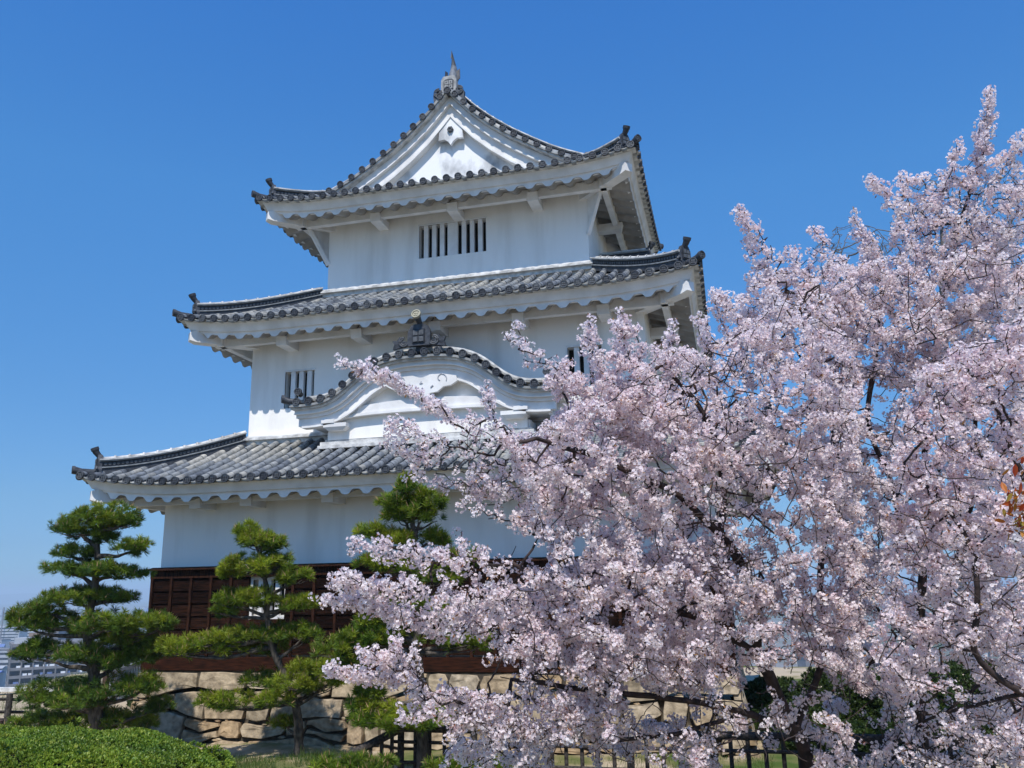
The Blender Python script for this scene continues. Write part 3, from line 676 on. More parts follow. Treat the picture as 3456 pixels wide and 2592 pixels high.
# ornament on the crown of the bow
kr = NM()
kr.box(-.10, .10, KY+.10, A12+.02, 6.50, 6.86, 1, .3); kr.box(-.13, .13, KY+.10, A12+.02, 6.86, 6.90, 0, .5)
kr.tube([(0, KY+.1, 6.93), (0, A12, 6.93)], .08, 10, 0, .4)
kro = kr.build('bow_ridge', [TILE, TILED], keep)
kn = NM(); Yk = KY+.0
kn.prism([(a, Yk, z) for a, z in [(-.26, 6.60), (.26, 6.60), (.25, 6.92), (.19, 7.04), (.10, 7.08), (-.10, 7.08), (-.19, 7.04), (-.25, 6.92)]], (0, .12, 0), 0, .5)
kn.prism([(a, Yk-.025, z) for a, z in [(-.14, 6.66), (.14, 6.66), (.14, 6.96), (-.14, 6.96)]], (0, .03, 0), 0, .0)
for sx in (-1, 1):
    for sz in (0, 1): kn.obox((sx*.065, Yk-.03, 6.735+sz*.14), (.052, 0, 0), (0, .012, 0), (0, 0, .055), 0, .9)
    for q in range(2):
        th = np.linspace(-2.6, 1.7, 12); r = .10-.035*q
        kn.tube([(sx*(.34)+sx*r*math.cos(t), Yk, 6.70+r*math.sin(t)) for t in th], .022, 6, 0, .9)
    kn.prism([(sx*.25, Yk, 6.60), (sx*.60, Yk+.02, 6.56), (sx*.56, Yk, 6.66), (sx*.60, Yk, 6.74), (sx*.50, Yk, 6.74), (sx*.44, Yk, 6.82), (sx*.38, Yk, 6.72), (sx*.25, Yk, 6.70)], (0, .07, 0), 0, .4)
kn.tube([(0, Yk+.15, 7.07), (0, Yk+.02, 7.13), (0, Yk-.16, 7.24)], [.05, .06, .08], 12, 0, .5)
kno = kn.build('ridge_end_ornament', [TILED], kro)
ke = NM(); emblem_disc(ke, (0, Yk-.18, 7.255), (0, -1, .35), r=.105, m=0, em=0, rv=.5); ke.build('emblem_disc', [CREAM], kno)
# gable infill, beam, blocks, box
gi = NM(); n = 70; x = np.linspace(-2.25, 2.25, n); top = kf(x)-.30
gi.raw([(a, KY+.42, 4.75) for a in x]+[(a, KY+.42, max(5.02, b)) for a, b in zip(x, top)], [(i, i+1, n+i+1, n+i) for i in range(n-1)])
gio = gi.build('bow_gable_wall', PLASTER, keep)
cb = NM(); A = [(a, KY+.30, 5.02+.16*(1-(a/2.05)**2)+.34) for a in np.linspace(-1.95, 1.95, 40)]; B = [(a, KY+.30, 5.16+.10*(1-(a/2.05)**4)) for a in np.linspace(-1.95, 1.95, 40)]
cb.strip(A, B, (0, .14, 0)); A = [(a, KY+.27, 5.20+.10*(1-(a/2.05)**4)) for a in np.linspace(-1.95, 1.95, 40)]; B = [(a, KY+.27, z-.06) for a, _, z in A]; cb.strip(A, B, (0, .14, 0))
for sx in (-1, 1):
    th = np.linspace(0, 5., 16); r = np.linspace(.11, .03, 16); cb.tube([(sx*1.55+sx*rr*math.cos(t), KY+.29, 5.34+rr*math.sin(t)) for t, rr in zip(th, r)], .013, 6)
cb.build('rainbow_beam', PLASTER2, keep)
for sx in (-1, 1):
    bk = NM(); bk.hexa([(sx*2.0-.18, KY+.26, 4.93), (sx*2.0+.18, KY+.26, 4.93), (sx*2.0+.18, KY+.6, 4.93), (sx*2.0-.18, KY+.6, 4.93), (sx*2.0-.27, KY+.20, 5.0), (sx*2.0+.27, KY+.20, 5.0), (sx*2.0+.27, KY+.6, 5.0), (sx*2.0-.27, KY+.6, 5.0)]); bk.box(sx*2.0-.27, sx*2.0+.27, KY+.20, KY+.6, 5.001, 5.085); bk.box(sx*2.16-.15, sx*2.16+.15, KY+.18, KY+.52, 5.087, 5.17)
    bk.box(sx*2.36-.3, sx*2.36+.3, KY+.5, A12+.02, 5.05, 5.25); bk.build('bearing_block', PLASTER2, keep)
bx = NM(); bx.box(-2.29, 2.29, KY+.47, A12+.02, 4.70, 4.925); bx.box(-2.33, 2.33, KY+.43, KY+.60, 4.72, 4.76, 1); bx.box(-2.40, 2.40, KY+.34, A12+.02, 4.62, 4.70, 1); bx.box(-2.44, 2.44, KY+.30, A12+.02, 4.55, 4.619, 1); bx.build('bow_gable_base', [PLASTER2, PALET], keep)
kp = NM(); prof = [(-.78, .10), (-.5, .16), (-.2, .17), (0, .10), (.2, .17), (.5, .16), (.78, .10), (.80, -.02), (.66, -.10), (.50, -.12), (.36, -.22), (.20, -.24), (0, -.38), (-.20, -.24), (-.36, -.22), (-.50, -.12), (-.66, -.10), (-.80, -.02)]
kp.prism([(a, KY+.17, 5.82+b*1.0) for a, b in prof], (0, .09, 0))
kpo = kp.build('bow_gable_pendant', PLASTER2, keep)
for sx in (-1, 1):
    th = np.linspace(-.5, 4.2, 14); r = np.linspace(.13, .05, 14)
    ks = NM(); ks.tube([(sx*.45+sx*rr*math.cos(t), KY+.165, 5.88+rr*math.sin(t)) for t, rr in zip(th, r)], .013, 5); ks.build('scroll_carving', [GREYW], kpo)
    ks = NM(); ks.tube([(sx*.22, KY+.165, 5.70), (sx*.27, KY+.165, 5.74)], .02, 5); ks.build('pierced_dot', [GREYW], kpo)
ks = NM(); ks.tube([(-.02, KY+.165, 5.80), (0, KY+.165, 5.86), (.02, KY+.165, 5.80)], .022, 5); ks.build('pierced_dot', [GREYW], kpo)
# ---- dark board cladding on the ground storey
cl = NM(); YB = -.10; XL = -W1/2-.10; XR = W1/2+.10
zr = np.linspace(.30, 1.86, 7)
hx0, hx1, hz0, hz1 = -3.67, -2.83, 1.0, 1.87
for i in range(6):
    z0, z1 = zr[i], zr[i+1]
    for (a, b) in ((XL, hx0), (hx0, hx1), (hx1, XR)):
        if (a, b) == (hx0, hx1) and z1 > hz0+.05: continue
        nseg = max(1, int((b-a)/1.4))
        for j in range(nseg):
            c, d = a+(b-a)*j/nseg, a+(b-a)*(j+1)/nseg
            cl.hexa([(c, YB-.03, z0), (d, YB-.03, z0), (d, 0, z0), (c, 0, z0), (c, YB, z1), (d, YB, z1), (d, 0, z1), (c, 0, z1)], 0, float(RNG.uniform(0, 1)))
    for (X, s_) in ((XL, -1), (XR, 1)):
        cl.hexa([(X-s_*.1, 0, z0), (X+s_*.03, 0, z0), (X+s_*.03, D1, z0), (X-s_*.1, D1, z0), (X-s_*.1, 0, z1), (X, 0, z1), (X, D1, z1), (X-s_*.1, D1, z1)], 0, float(RNG.uniform(0, 1)))
clo = cl.build('board_cladding', [WOOD], keep)
tm = NM(); tm.box(XL-.03, XR+.03, YB-.05, 0, 1.862, 2.03); tm.hexa([(XL-.10, YB-.14, 2.03), (XR+.1, YB-.14, 2.03), (XR+.1, 0, 2.035), (XL-.1, 0, 2.035), (XL-.1, YB-.14, 2.05), (XR+.1, YB-.14, 2.05), (XR+.1, 0, 2.10), (XL-.1, 0, 2.10)])
tm.box(XL-.1, XL+.1, 0, D1, 1.862, 2.05); tm.box(XR-.1, XR+.1, 0, D1, 1.862, 2.05); tm.build('cladding_cap', [WOODB], clo)
nb = 25
for i in range(nb+1):
    x = XL+.03+(XR-XL-.06)*i/nb
    b = NM()
    if hx0-.0 < x < hx1+.0: b.box(x-.028, x+.028, YB-.075, YB-.02, .26, hz0)
    else: b.box(x-.028, x+.028, YB-.075, YB-.02, .26, 1.862)
    b.build('batten', [WOODB], clo)
for (x) in (XL, XR):
    for i in range(18):
        b = NM(); y = i*D1/17; b.box(min(x, x*1.012), max(x, x*1.012), y-.028, y+.028, .26, 1.862) if i else None
        if i: b.build('batten', [WOODB], clo)
sb = NM(); sb.box(XL-.06, XR+.06, YB-.09, .0, .0, .262); sb.box(XL-.06, XL+.1, 0, D1, 0, .262); sb.box(XR-.1, XR+.06, 0, D1, 0, .262)
wfb = NM(); wfb.box(hx0, hx1, YB-.06, 0, hz0-.16, hz0-.001)
sb.build('sill_beam', [BEAMW], keep); wfb.build('window_apron', [BEAMW], clo)
# ---------------------------------------------------------------- stone base
def stone_base():
    rs = np.random.default_rng(5); root = empty('stone_base', (0, -.3, -1.45), 'rough granite stone block base directly under the castle keep', 'stone wall')
    def face(P0, ux, width, out, h0, h1, batter):
        nm = NM(); ux = np.asarray(ux, float); out = np.asarray(out, float)
        def W(u, v): # v: 0 top .. 1 bottom
            z = h0+(h1-h0)*v; return np.asarray(P0)+ux*u+out*(batter*v**1.3)+np.array([0, 0, z])
        nc = 4; hs_ = rs.uniform(.75, 1.3, nc); hs_ = hs_/hs_.sum(); v0 = 0
        nm.grid([[W(u, v)-out*.10 for v in np.linspace(-.02, 1.15, 5)] for u in np.linspace(-.1, width+.1, 30)], 1, .5)
        edges = [0]+list(np.cumsum(hs_)); 
        wav = [lambda u, k=k: 0 if k in (0, nc) else .05*math.sin(u*1.3+k*2.1)+.03*math.sin(u*3.7+k) for k in range(nc+1)]
        for k in range(nc):
            u = -.1
            while u < width+.1:
                wd = rs.uniform(.32, 1.15)*(1+.2*(k > 2)); u1 = min(u+wd, width+.12)
                if width+.12-u1 < .25: u1 = width+.12
                g = .012; vt_, vb = edges[k], edges[k+1]; sl_ = rs.uniform(-.05, .05)
                a, b = u+g, u1-g
                H = abs(h1-h0)
                vtop = lambda q: vt_+wav[k](q)+g/H; vbot = lambda q: vb+wav[k+1](q)-g/H
                ch = rs.random() < .28 and k < nc-0
                mid_ = rs.uniform(.38, .62); sp_ = rs.random() < .14
                parts_ = [(vtop, vbot)] if not sp_ else [(vtop, lambda q, m_=mid_: vtop(q)*(1-m_)+vbot(q)*m_-.004+.02*math.sin(q*9)), (lambda q, m_=mid_: vtop(q)*(1-m_)+vbot(q)*m_+.008+.02*math.sin(q*9), vbot)]
                for ft, fb in parts_:
                    corners = [(a+rs.uniform(0, .08), ft(a)+rs.uniform(0, .03)), ((a+b)/2, ft((a+b)/2)+rs.uniform(-.004, .012)), (b-rs.uniform(0, .08), ft(b)+rs.uniform(0, .03)),
                               (b-sl_*.3, (ft(a)+fb(a))/2+rs.uniform(-.045, .045)), (b-rs.uniform(0, .08), fb(b)-rs.uniform(0, .06)), ((a+b)/2, fb((a+b)/2)-rs.uniform(0, .015)), (a+rs.uniform(0, .08), fb(a)-rs.uniform(0, .06)), (a+sl_*.3, (ft(a)+fb(a))/2+rs.uniform(-.045, .045))]
                    cu = sum(c[0] for c in corners)/8; cv = sum(c[1] for c in corners)/8
                    rings = []
                    for s_, o in ((1, -.09), (1, .042), (.98, .056), (.93, .064), (.4, .062)):
                        rings.append([W(cu+(c[0]-cu)*(1-(1-s_)*.35/max(.35, (b-a))*1.3 if s_ > .9 else s_), cv+(c[1]-cv)*s_)+out*(o+rs.uniform(-.012, .012)*(o > .03)) for c in corners])
                    rv = float(rs.choice([0., .12, .25, .33, .45, .6, .72, .75, .9, 1.0], p=[.13, .15, .15, .13, .08, .12, .13, .08, .015, .015]))
                    G = np.array([r+[r[0]] for r in rings]); nm.grid(G, 0, rv, False); nm.raw(rings[-1], [tuple(range(8))], 0, rv)
                u = u1
            # small chinking stones in the joints
            for q in range(int(width*1.6)):
                uq = rs.uniform(0, width); vq = edges[k+1]+wav[k+1](uq); s_ = rs.uniform(.03, .07)
                c = W(uq, vq)+out*.015; th = np.linspace(0, 6.28, 7)[:-1]
                ring = [c+ux*s_*1.5*math.cos(t)*rs.uniform(.7, 1.1)+np.array([0, 0, 1])*s_*.6*math.sin(t)*rs.uniform(.7, 1.1) for t in th]
                top = [p*.6+c*.4+out*.02 for p in ring]
                nm.raw([p-out*.05 for p in ring]+ring+top, [(a_, (a_+1) % 6, 6+(a_+1) % 6, 6+a_) for a_ in range(6)]+[(6+a_, 6+(a_+1) % 6, 12+(a_+1) % 6, 12+a_) for a_ in range(6)], 0, float(rs.uniform(0, .9))); nm.raw(top, [tuple(range(6))], 0, .4)
        nm.build('stone_face', [STONE, GAP], root)
    x0, x1 = -W1/2-.12, W1/2+.12
    face((x0, -.12, 0), (1, 0, 0), x1-x0, (0, -1, 0), -.02, -1.62, .34)
    face((x1, -.12, 0), (0, 1, 0), D1+.3, (1, 0, 0), -.02, -1.62, .34)
    face((x0, D1+.18, 0), (0, -1, 0), D1+.3, (-1, 0, 0), -.02, -1.62, .34)
    nm = NM(); nm.box(x0-.05, x1+.05, -.16, D1+.2, -.30, -.012, 0); nm.build('earth_fill', [GAP], root)
stone_base()
# ---------------------------------------------------------------- pines
def needle_tuft(n=30, L=.085, candle=False, seed=0):
    r = np.random.default_rng(seed); V = []; F = []; FC = []
    for i in range(n):
        z = r.uniform(-.15, 1) ; z = abs(z)**.8*(1 if z > 0 else -1); ph = r.uniform(0, 6.28); s_ = math.sqrt(max(0, 1-z*z)); d = np.array([s_*math.cos(ph), s_*math.sin(ph), z]); l_ = L*r.uniform(.75, 1.1)
        sd_ = np.cross(d, r.normal(size=3)); sd_ /= np.linalg.norm(sd_); b = d*.008-np.array([0, 0, r.uniform(0, .03)])
        k = len(V); V += [b-sd_*.0028, b+sd_*.0028, b+d*l_*.6+sd_*.0034+np.array([0, 0, -.002]), b+d*l_, b+d*l_*.6-sd_*.0034]; F.append((k, k+1, k+2, k+4)); F.append((k+4, k+2, k+3, k+3))
    parts = [(np.array([f[:3] if f[3] == f[2] else f for f in F if f[3] != f[2]]), 0), (np.array([f[:3] for f in F if f[3] == f[2]]), 0)]
    if candle:
        k = len(V); h = r.uniform(.08, .12); V += [np.array(p) for p in [(-.008, -.006, .02), (.008, -.006, .02), (0, .009, .02), (0, 0, h+.02)]]
        parts.append((np.array([(k, k+1, k+3), (k+1, k+2, k+3), (k+2, k, k+3)]), 1))
    return (np.array(V), parts)
TUFTS = [needle_tuft(50, .112, i % 2 == 0, i) for i in range(6)]
def wiggle(P, amp, rs, n=6):
    P = np.asarray(P, float); s = np.linspace(0, 1, len(P)); t = np.linspace(0, 1, (len(P)-1)*n+1)
    Q = np.stack([np.interp(t, s, P[:, k]) for k in range(3)], 1)
    for _ in range(2): Q[1:-1] = (Q[:-2]+Q[1:-1]*2+Q[2:])/4
    J = rs.normal(size=Q.shape)*amp; J[0] = J[-1] = 0
    for _ in range(2): J[1:-1] = (J[:-2]+J[1:-1]+J[2:])/3
    return Q+J
def pine(trunk, d, pads, label, r0=.11, seed=1, dens=1., group=None, bright=.45, scale=1., base_z=None):
    """trunk: photo survey points; pads: (px, py, half width px, half height px, depth offset m)"""
    rs = np.random.default_rng(seed)
    T = np.array([at(x, y, d+dd) for x, y, dd in trunk])
    if base_z is not None: T[0, 2] = base_z
    root = empty('pine_tree', tuple(T[0]), label, 'pine tree', group)
    tk = NM(); Q = wiggle(T, .02, rs); rad = np.linspace(r0, r0*.22, len(Q))*(1+.08*rs.normal(size=len(Q))); rad[0] *= 1.25; tk.tube(Q, rad, 10)
    cr = NM()
    for (px, py, hw, hh, dd) in pads:
        c = at(px, py, d+dd); a = hw*1.03*d/FPX; h = hh*1.1*d/FPX; b = min(a, .75)*.85
        # limb from the trunk
        i = np.argmin(np.linalg.norm(Q-(c+[0, 0, -h*1.2]), axis=1)+np.where(Q[:, 2] > c[2]+.05, .6, 0)); s = Q[i]; L = np.linalg.norm(c-s)
        if L > .15:
            mid = (s+c)/2+np.array([0, 0, -.12*L*rs.uniform(.2, 1)]); e = c-[0, 0, h*.35]; P = wiggle([s, mid, e], .025, rs, 5); tk.tube(P, np.linspace(max(.018, r0*.42*min(1, .5+L)), .014, len(P)), 7)
            for q in range(5):
                f = rs.uniform(-.85, .85, 2); ee = c+AX_R*a*f[0]*.9+np.array([AX_F[0], AX_F[1], 0])*b*f[1]*.8-[0, 0, h*.25]; s2 = P[rs.integers(len(P)//2, len(P))]; tk.tube(wiggle([s2, (s2+ee)/2-[0, 0, .03], ee], .012, rs, 4), np.linspace(.013, .005, 9), 5)
        n = int(dens*(70*a*b+34*h*a+12)*2.6)
        # uneven lumps within the pad
        nl = max(2, int(a/.16)); lumps = [(rs.uniform(-.8, .8), rs.uniform(-.7, .7), rs.uniform(-.3, .5)) for _ in range(nl)]
        ph = rs.uniform(0, 6.28, n); rr = np.sqrt(rs.uniform(0, 1, n)); z = rs.uniform(-.35, 1, n)
        k = rs.random(n) < .45
        U = np.stack([rr*np.cos(ph), rr*np.sin(ph)], 1); 
        for q in range(n):
            if k[q]:
                l_ = lumps[rs.integers(nl)]; U[q] = (l_[0]+rs.normal()*.16, l_[1]+rs.normal()*.2); z[q] = l_[2]+rs.normal()*.35
        dome = np.sqrt(np.clip(1.15-(U**2).sum(1), .05, 1)); fz = np.clip(z, -.6, 1.25)*dome
        pos = c+AX_R*(U[:, 0]*a)[:, None]+np.array([AX_F[0], AX_F[1], 0])/.97*(U[:, 1]*b)[:, None]+np.array([0, 0, 1.])*(fz*h)[:, None]
        axis = np.stack([np.zeros(n), np.zeros(n), np.ones(n)*.9], 1)+AX_R*(U[:, 0]*.55)[:, None]+np.array([AX_F[0], AX_F[1], 0])*(U[:, 1]*.55)[:, None]+rs.normal(size=(n, 3))*.28
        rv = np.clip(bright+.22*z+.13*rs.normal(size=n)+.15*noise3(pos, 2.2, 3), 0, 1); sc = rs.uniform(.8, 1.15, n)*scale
        ti = rs.integers(0, len(TUFTS), n)
        for t in range(len(TUFTS)):
            m_ = ti == t
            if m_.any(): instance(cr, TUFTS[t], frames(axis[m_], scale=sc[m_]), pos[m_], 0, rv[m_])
    tk.build('trunk', [BARKP], root); cr.build('crown', [NEEDLE, CANDLE], root)
    return root
pine([(335, 2520, 0), (318, 2400, 0), (322, 2290, 0), (312, 2200, .05), (290, 2130, 0), (308, 2050, 0), (320, 1960, 0), (325, 1880, 0), (330, 1790, 0), (345, 1740, 0)], 15.4, [
    (360, 1745, 105, 45, 0), (420, 1765, 55, 30, 0), (265, 1785, 85, 45, 0), (330, 1815, 70, 35, .1), (440, 1850, 65, 32, -.1), (250, 1868, 70, 26, 0),
    (250, 1925, 110, 30, .1), (380, 1935, 95, 28, 0), (330, 1925, 60, 26, -.3),
    (270, 2020, 120, 30, 0), (390, 2015, 70, 26, .1), (150, 2055, 60, 35, 0), (300, 2000, 60, 20, .2),
    (110, 2110, 75, 42, 0), (70, 2085, 35, 40, 0), (200, 2105, 75, 40, .1), (360, 2110, 100, 48, -.2), (470, 2115, 95, 48, 0), (540, 2105, 50, 45, .1), (430, 2160, 110, 30, .3), (290, 2130, 60, 30, .1),
    (160, 2205, 85, 45, 0), (270, 2215, 80, 38, -.2), (430, 2220, 110, 40, .2), (360, 2230, 80, 35, 0), (500, 2195, 60, 30, .2), (110, 2195, 35, 35, 0),
    (150, 2350, 95, 50, 0), (270, 2370, 100, 45, -.2), (390, 2330, 110, 48, 0), (480, 2315, 70, 42, 0), (540, 2380, 50, 30, .3), (300, 2440, 130, 45, .3), (150, 2440, 110, 35, .3), (430, 2440, 110, 50, .4), (70, 2460, 50, 30, 0)],
    'dark green cloud pruned pine with many tiers at the left corner of the keep', r0=.13, seed=3, base_z=-1.1, dens=1.4, bright=.48)
pine([(1008, 2570, 0), (1010, 2480, 0), (1005, 2380, 0), (960, 2290, 0), (925, 2200, 0), (905, 2100, 0), (903, 2000, 0), (880, 1900, 0), (862, 1840, 0)], 15.0, [
    (835, 1795, 38, 30, 0), (880, 1830, 75, 36, 0), (920, 1840, 45, 28, .1), (865, 1815, 50, 30, 0),
    (830, 1910, 75, 42, 0), (900, 1920, 80, 42, -.1), (1000, 1950, 55, 30, 0), (780, 1935, 40, 24, 0), (950, 1895, 40, 26, .2),
    (790, 2030, 60, 38, 0), (870, 2020, 80, 38, -.1), (760, 2060, 40, 30, 0), (980, 2040, 80, 30, .1), (1030, 2040, 40, 25, 0),
    (820, 2150, 85, 35, 0), (700, 2165, 60, 30, -.1), (620, 2190, 65, 38, 0), (570, 2190, 40, 36, 0), (940, 2140, 90, 34, .2), (1020, 2140, 55, 34, 0), (760, 2180, 80, 35, .1), (890, 2190, 80, 26, .3),
    (790, 2370, 80, 38, 0), (720, 2370, 55, 30, .1), (900, 2300, 90, 35, .3), (1060, 2260, 80, 36, -.2), (980, 2310, 80, 40, -.3), (930, 2370, 60, 34, -.3), (1110, 2300, 60, 25, 0), (960, 2440, 50, 20, .2), (1040, 2330, 50, 20, .2)],
    'yellow green tiered pine with a slim crooked trunk in front of the dark board wall', r0=.095, seed=5, base_z=-1.38, dens=1.2, bright=.72)
pine([(1428, 2590, 0), (1422, 2450, 0), (1415, 2300, 0), (1408, 2100, 0), (1400, 1900, 0), (1395, 1780, 0), (1385, 1680, 0)], 12.7, [
    (1385, 1650, 50, 45, 0), (1340, 1700, 60, 35, 0), (1420, 1740, 85, 55, 0), (1450, 1700, 55, 40, 0), (1360, 1740, 60, 40, .1),
    (1260, 1800, 55, 30, 0), (1330, 1830, 70, 40, 0), (1440, 1820, 70, 40, .2), (1260, 1900, 60, 30, 0), (1340, 1920, 80, 40, 0), (1560, 1890, 70, 35, 0), (1480, 1950, 80, 40, .1),
    (1270, 2030, 70, 45, 0), (1330, 2080, 90, 50, .1), (1450, 2060, 90, 50, 0), (1250, 2110, 50, 40, 0),
    (1130, 2200, 70, 45, 0), (1200, 2170, 80, 45, 0), (1280, 2160, 80, 45, 0), (1380, 2150, 80, 45, .1), (1530, 2165, 90, 34, 0), (1610, 2165, 65, 36, 0), (1180, 2240, 80, 35, .1),
    (1220, 2380, 55, 30, .1), (1300, 2420, 90, 42, 0), (1240, 2430, 60, 36, 0), (1400, 2430, 90, 42, -.2), (1470, 2410, 60, 34, 0), (1330, 2450, 70, 30, -.2), (1250, 2340, 50, 22, .2)],
    'tall green pine partly hidden behind the pale blossom at the centre', r0=.105, seed=8, base_z=-1.28, dens=1.2, bright=.6)
for (px, hw, d_, lab) in ((1190, 140, 11.5, 'low green pine tips in front of the sloping handrail'), (1570, 130, 11.8, 'low green pine tips below the middle of the dark rail fence')):
    g_ = ground_z(*at(px, 2640, d_)[:2])
    pine([(px, 2700, 0), (px, 2640, 0), (px, 2600, 0)], d_, [(px-60, 2592, hw*.55, 34, 0), (px+55, 2588, hw*.6, 36, .1), (px, 2620, hw*.8, 40, 0), (px+10, 2575, 45, 20, .1)], lab, r0=.05, seed=px, dens=1.4, bright=.5, base_z=float(g_))
# ---------------------------------------------------------------- cherry trees
def cluster(nf, seed, R0=.036):
    r = np.random.default_rng(seed); V = []; F4 = []; F3 = []; FC = []
    for i in range(nf):
        d = r.normal(size=3); d[2] += .25; d /= np.linalg.norm(d); c = d*R0*r.uniform(.75, 1.25)
        ax = d+r.normal(size=3)*.35; ax /= np.linalg.norm(ax); a = np.cross(ax, r.normal(size=3)); a /= np.linalg.norm(a); b = np.cross(ax, a)
        ph0 = r.uniform(0, 1.25); rad = .0175*r.uniform(.85, 1.12); cup = r.uniform(.15, .75)
        k0 = len(V); V.append(c)
        for p in range(5):
            t = ph0+p*1.2566; e = math.cos(t)*a+math.sin(t)*b; s_ = -math.sin(t)*a+math.cos(t)*b; k = len(V)
            m1 = c+e*rad*.62+ax*rad*cup*.45
            V += [m1-s_*rad*.50, c+e*rad*1.02-s_*rad*.16+ax*rad*cup, c+e*rad*1.02+s_*rad*.16+ax*rad*cup, m1+s_*rad*.50]
            F4.append((k0, k, k+1, k+2)); F3.append((k0, k+2, k+3))
        k = len(V); V += [c+ax*.003+a*.0028, c+ax*.003+b*.0028, c+ax*.003-a*.0028, c+ax*.003-b*.0028]; FC.append((k, k+1, k+2, k+3))
        if r.random() < .5:
            k = len(V); V += [c-ax*.001+a*.0025, c-ax*.016+a*.003, c-ax*.016-a*.003, c-ax*.001-a*.0025]; FC.append((k, k+1, k+2, k+3))
    for _q in range(seed % 2):
        k = len(V); d = r.normal(size=3); d /= np.linalg.norm(d); a = np.cross(d, (0.3, 1, .2)); a /= np.linalg.norm(a)
        V += [d*.02, d*.05+a*.008, d*.075, d*.05-a*.008]; FC.append((k, k+1, k+2, k+3))
    return (np.array(V), [(np.array(F4), 0), (np.array(F3), 0), (np.array(FC), 1)])
CLUST = [cluster(9+i % 4, 40+i, .041) for i in range(10)]
def poly_mask(poly, X, Y):
    ins = np.zeros(len(X), bool); n = len(poly)
    for i in range(n):
        x1, y1 = poly[i]; x2, y2 = poly[(i+1) % n]
        c = ((y1 > Y) != (y2 > Y)) & (X < (x2-x1)*(Y-y1)/(y2-y1+1e-9)+x1); ins ^= c
    return ins
class Tree:
    def __init__(s): s.P = []; s.par = []; s.kind = []
    def add(s, p, par): s.P.append(np.asarray(p, float)); s.par.append(par); return len(s.P)-1
    def limb(s, pts, start=-1, rs=None, step=.12, amp=.02):
        """pts world; start = parent node index (-1 = root)"""
        pts = np.asarray(pts, float)
        if start >= 0: pts = np.vstack([s.P[start], pts])
        t = np.concatenate([[0], np.cumsum(np.linalg.norm(np.diff(pts, axis=0), axis=1))]); n = max(3, int(t[-1]/step))
        u = np.linspace(0, t[-1], n+1); Q = np.stack([np.interp(u, t, pts[:, k]) for k in range(3)], 1)
        for _ in range(3): Q[1:-1] = (Q[:-2]+Q[1:-1]*2+Q[2:])/4
        J = rs.normal(size=Q.shape)*amp; J[0] = 0
        for _ in range(2): J[1:-1] = (J[:-2]+J[1:-1]+J[2:])/3
        Q = Q+J; last = start
        for i, q in enumerate(Q):
            if i == 0 and start >= 0: continue
            last = s.add(q, last)
        return last
    def near(s, p): 
        A = np.array(s.P); return int(np.argmin(((A-p)**2).sum(1)))
    def grow(s, att, rs, maxd=3.):
        A = np.zeros((len(s.P)+60000, 3)); n = len(s.P); A[:n] = s.P
        d0 = np.array([np.min(((A[:n]-a)**2).sum(1)) for a in att]); base = np.array(s.P).mean(0)
        s.first = n; s.twig = []
        for i in np.argsort(d0):
            a = att[i]; dd = ((A[:n]-a)**2).sum(1); j = int(np.argmin(dd)); L = math.sqrt(dd[j])
            if L < .05 or L > maxd: continue
            k = max(1, int(L/.055)); p0 = A[j]; out = (a-p0)/L
            ctl = (p0+a)/2+rs.normal(size=3)*.06*L+np.array([0, 0, -.05*L])
            last = j
            for q in range(1, k+1):
                t = q/k; p = (1-t)**2*p0+2*t*(1-t)*ctl+t*t*a+rs.normal(size=3)*.004
                A[n] = p; s.P.append(p); s.par.append(last); last = n; n += 1
    def radii(s, tip=.0032, ex=2.35, rmax=.3):
        n = len(s.P); acc = np.zeros(n); 
        for i in range(n-1, -1, -1):
            if acc[i] == 0: acc[i] = tip**ex
            if s.par[i] >= 0: acc[s.par[i]] += acc[i]
        s.r = np.minimum(acc**(1/ex), rmax)
        # keep the sum only from children: thin chains stay thin
        return s.r
    def chain_radii(s, tip=.003, ex=2.3, grow=.00022):
        n = len(s.P); kids = [[] for _ in range(n)]
        for i, p in enumerate(s.par):
            if p >= 0: kids[p].append(i)
        r = np.zeros(n)
        for i in range(n-1, -1, -1):
            r[i] = tip if not kids[i] else min(.24, sum(r[k]**ex for k in kids[i])**(1/ex)+grow*.4)
        s.r = r; s.kids = kids; return r
    def mesh(s, nm, sides=6, rmin=.0035):
        n = len(s.P); used = np.zeros(n, bool)
        # follow chains: each child chain starts at its parent
        start = [i for i in range(n) if s.par[i] < 0]
        stack = list(start)
        while stack:
            i = stack.pop(); chain = [i] if s.par[i] < 0 else [s.par[i], i]; rad = [s.r[i]] if s.par[i] < 0 else [s.r[i]*1.0, s.r[i]]
            cur = i
            while s.kids[cur]:
                ks_ = sorted(s.kids[cur], key=lambda k: -s.r[k]); stack += ks_[1:]; cur = ks_[0]; chain.append(cur); rad.append(s.r[cur])
            if len(chain) >= 2:
                rr = np.maximum(np.array(rad), rmin); sd_ = 10 if rr[0] > .06 else (6 if rr[0] > .012 else 4)
                nm.tube([s.P[c] for c in chain], rr, sd_, 0, .5, cap=False)
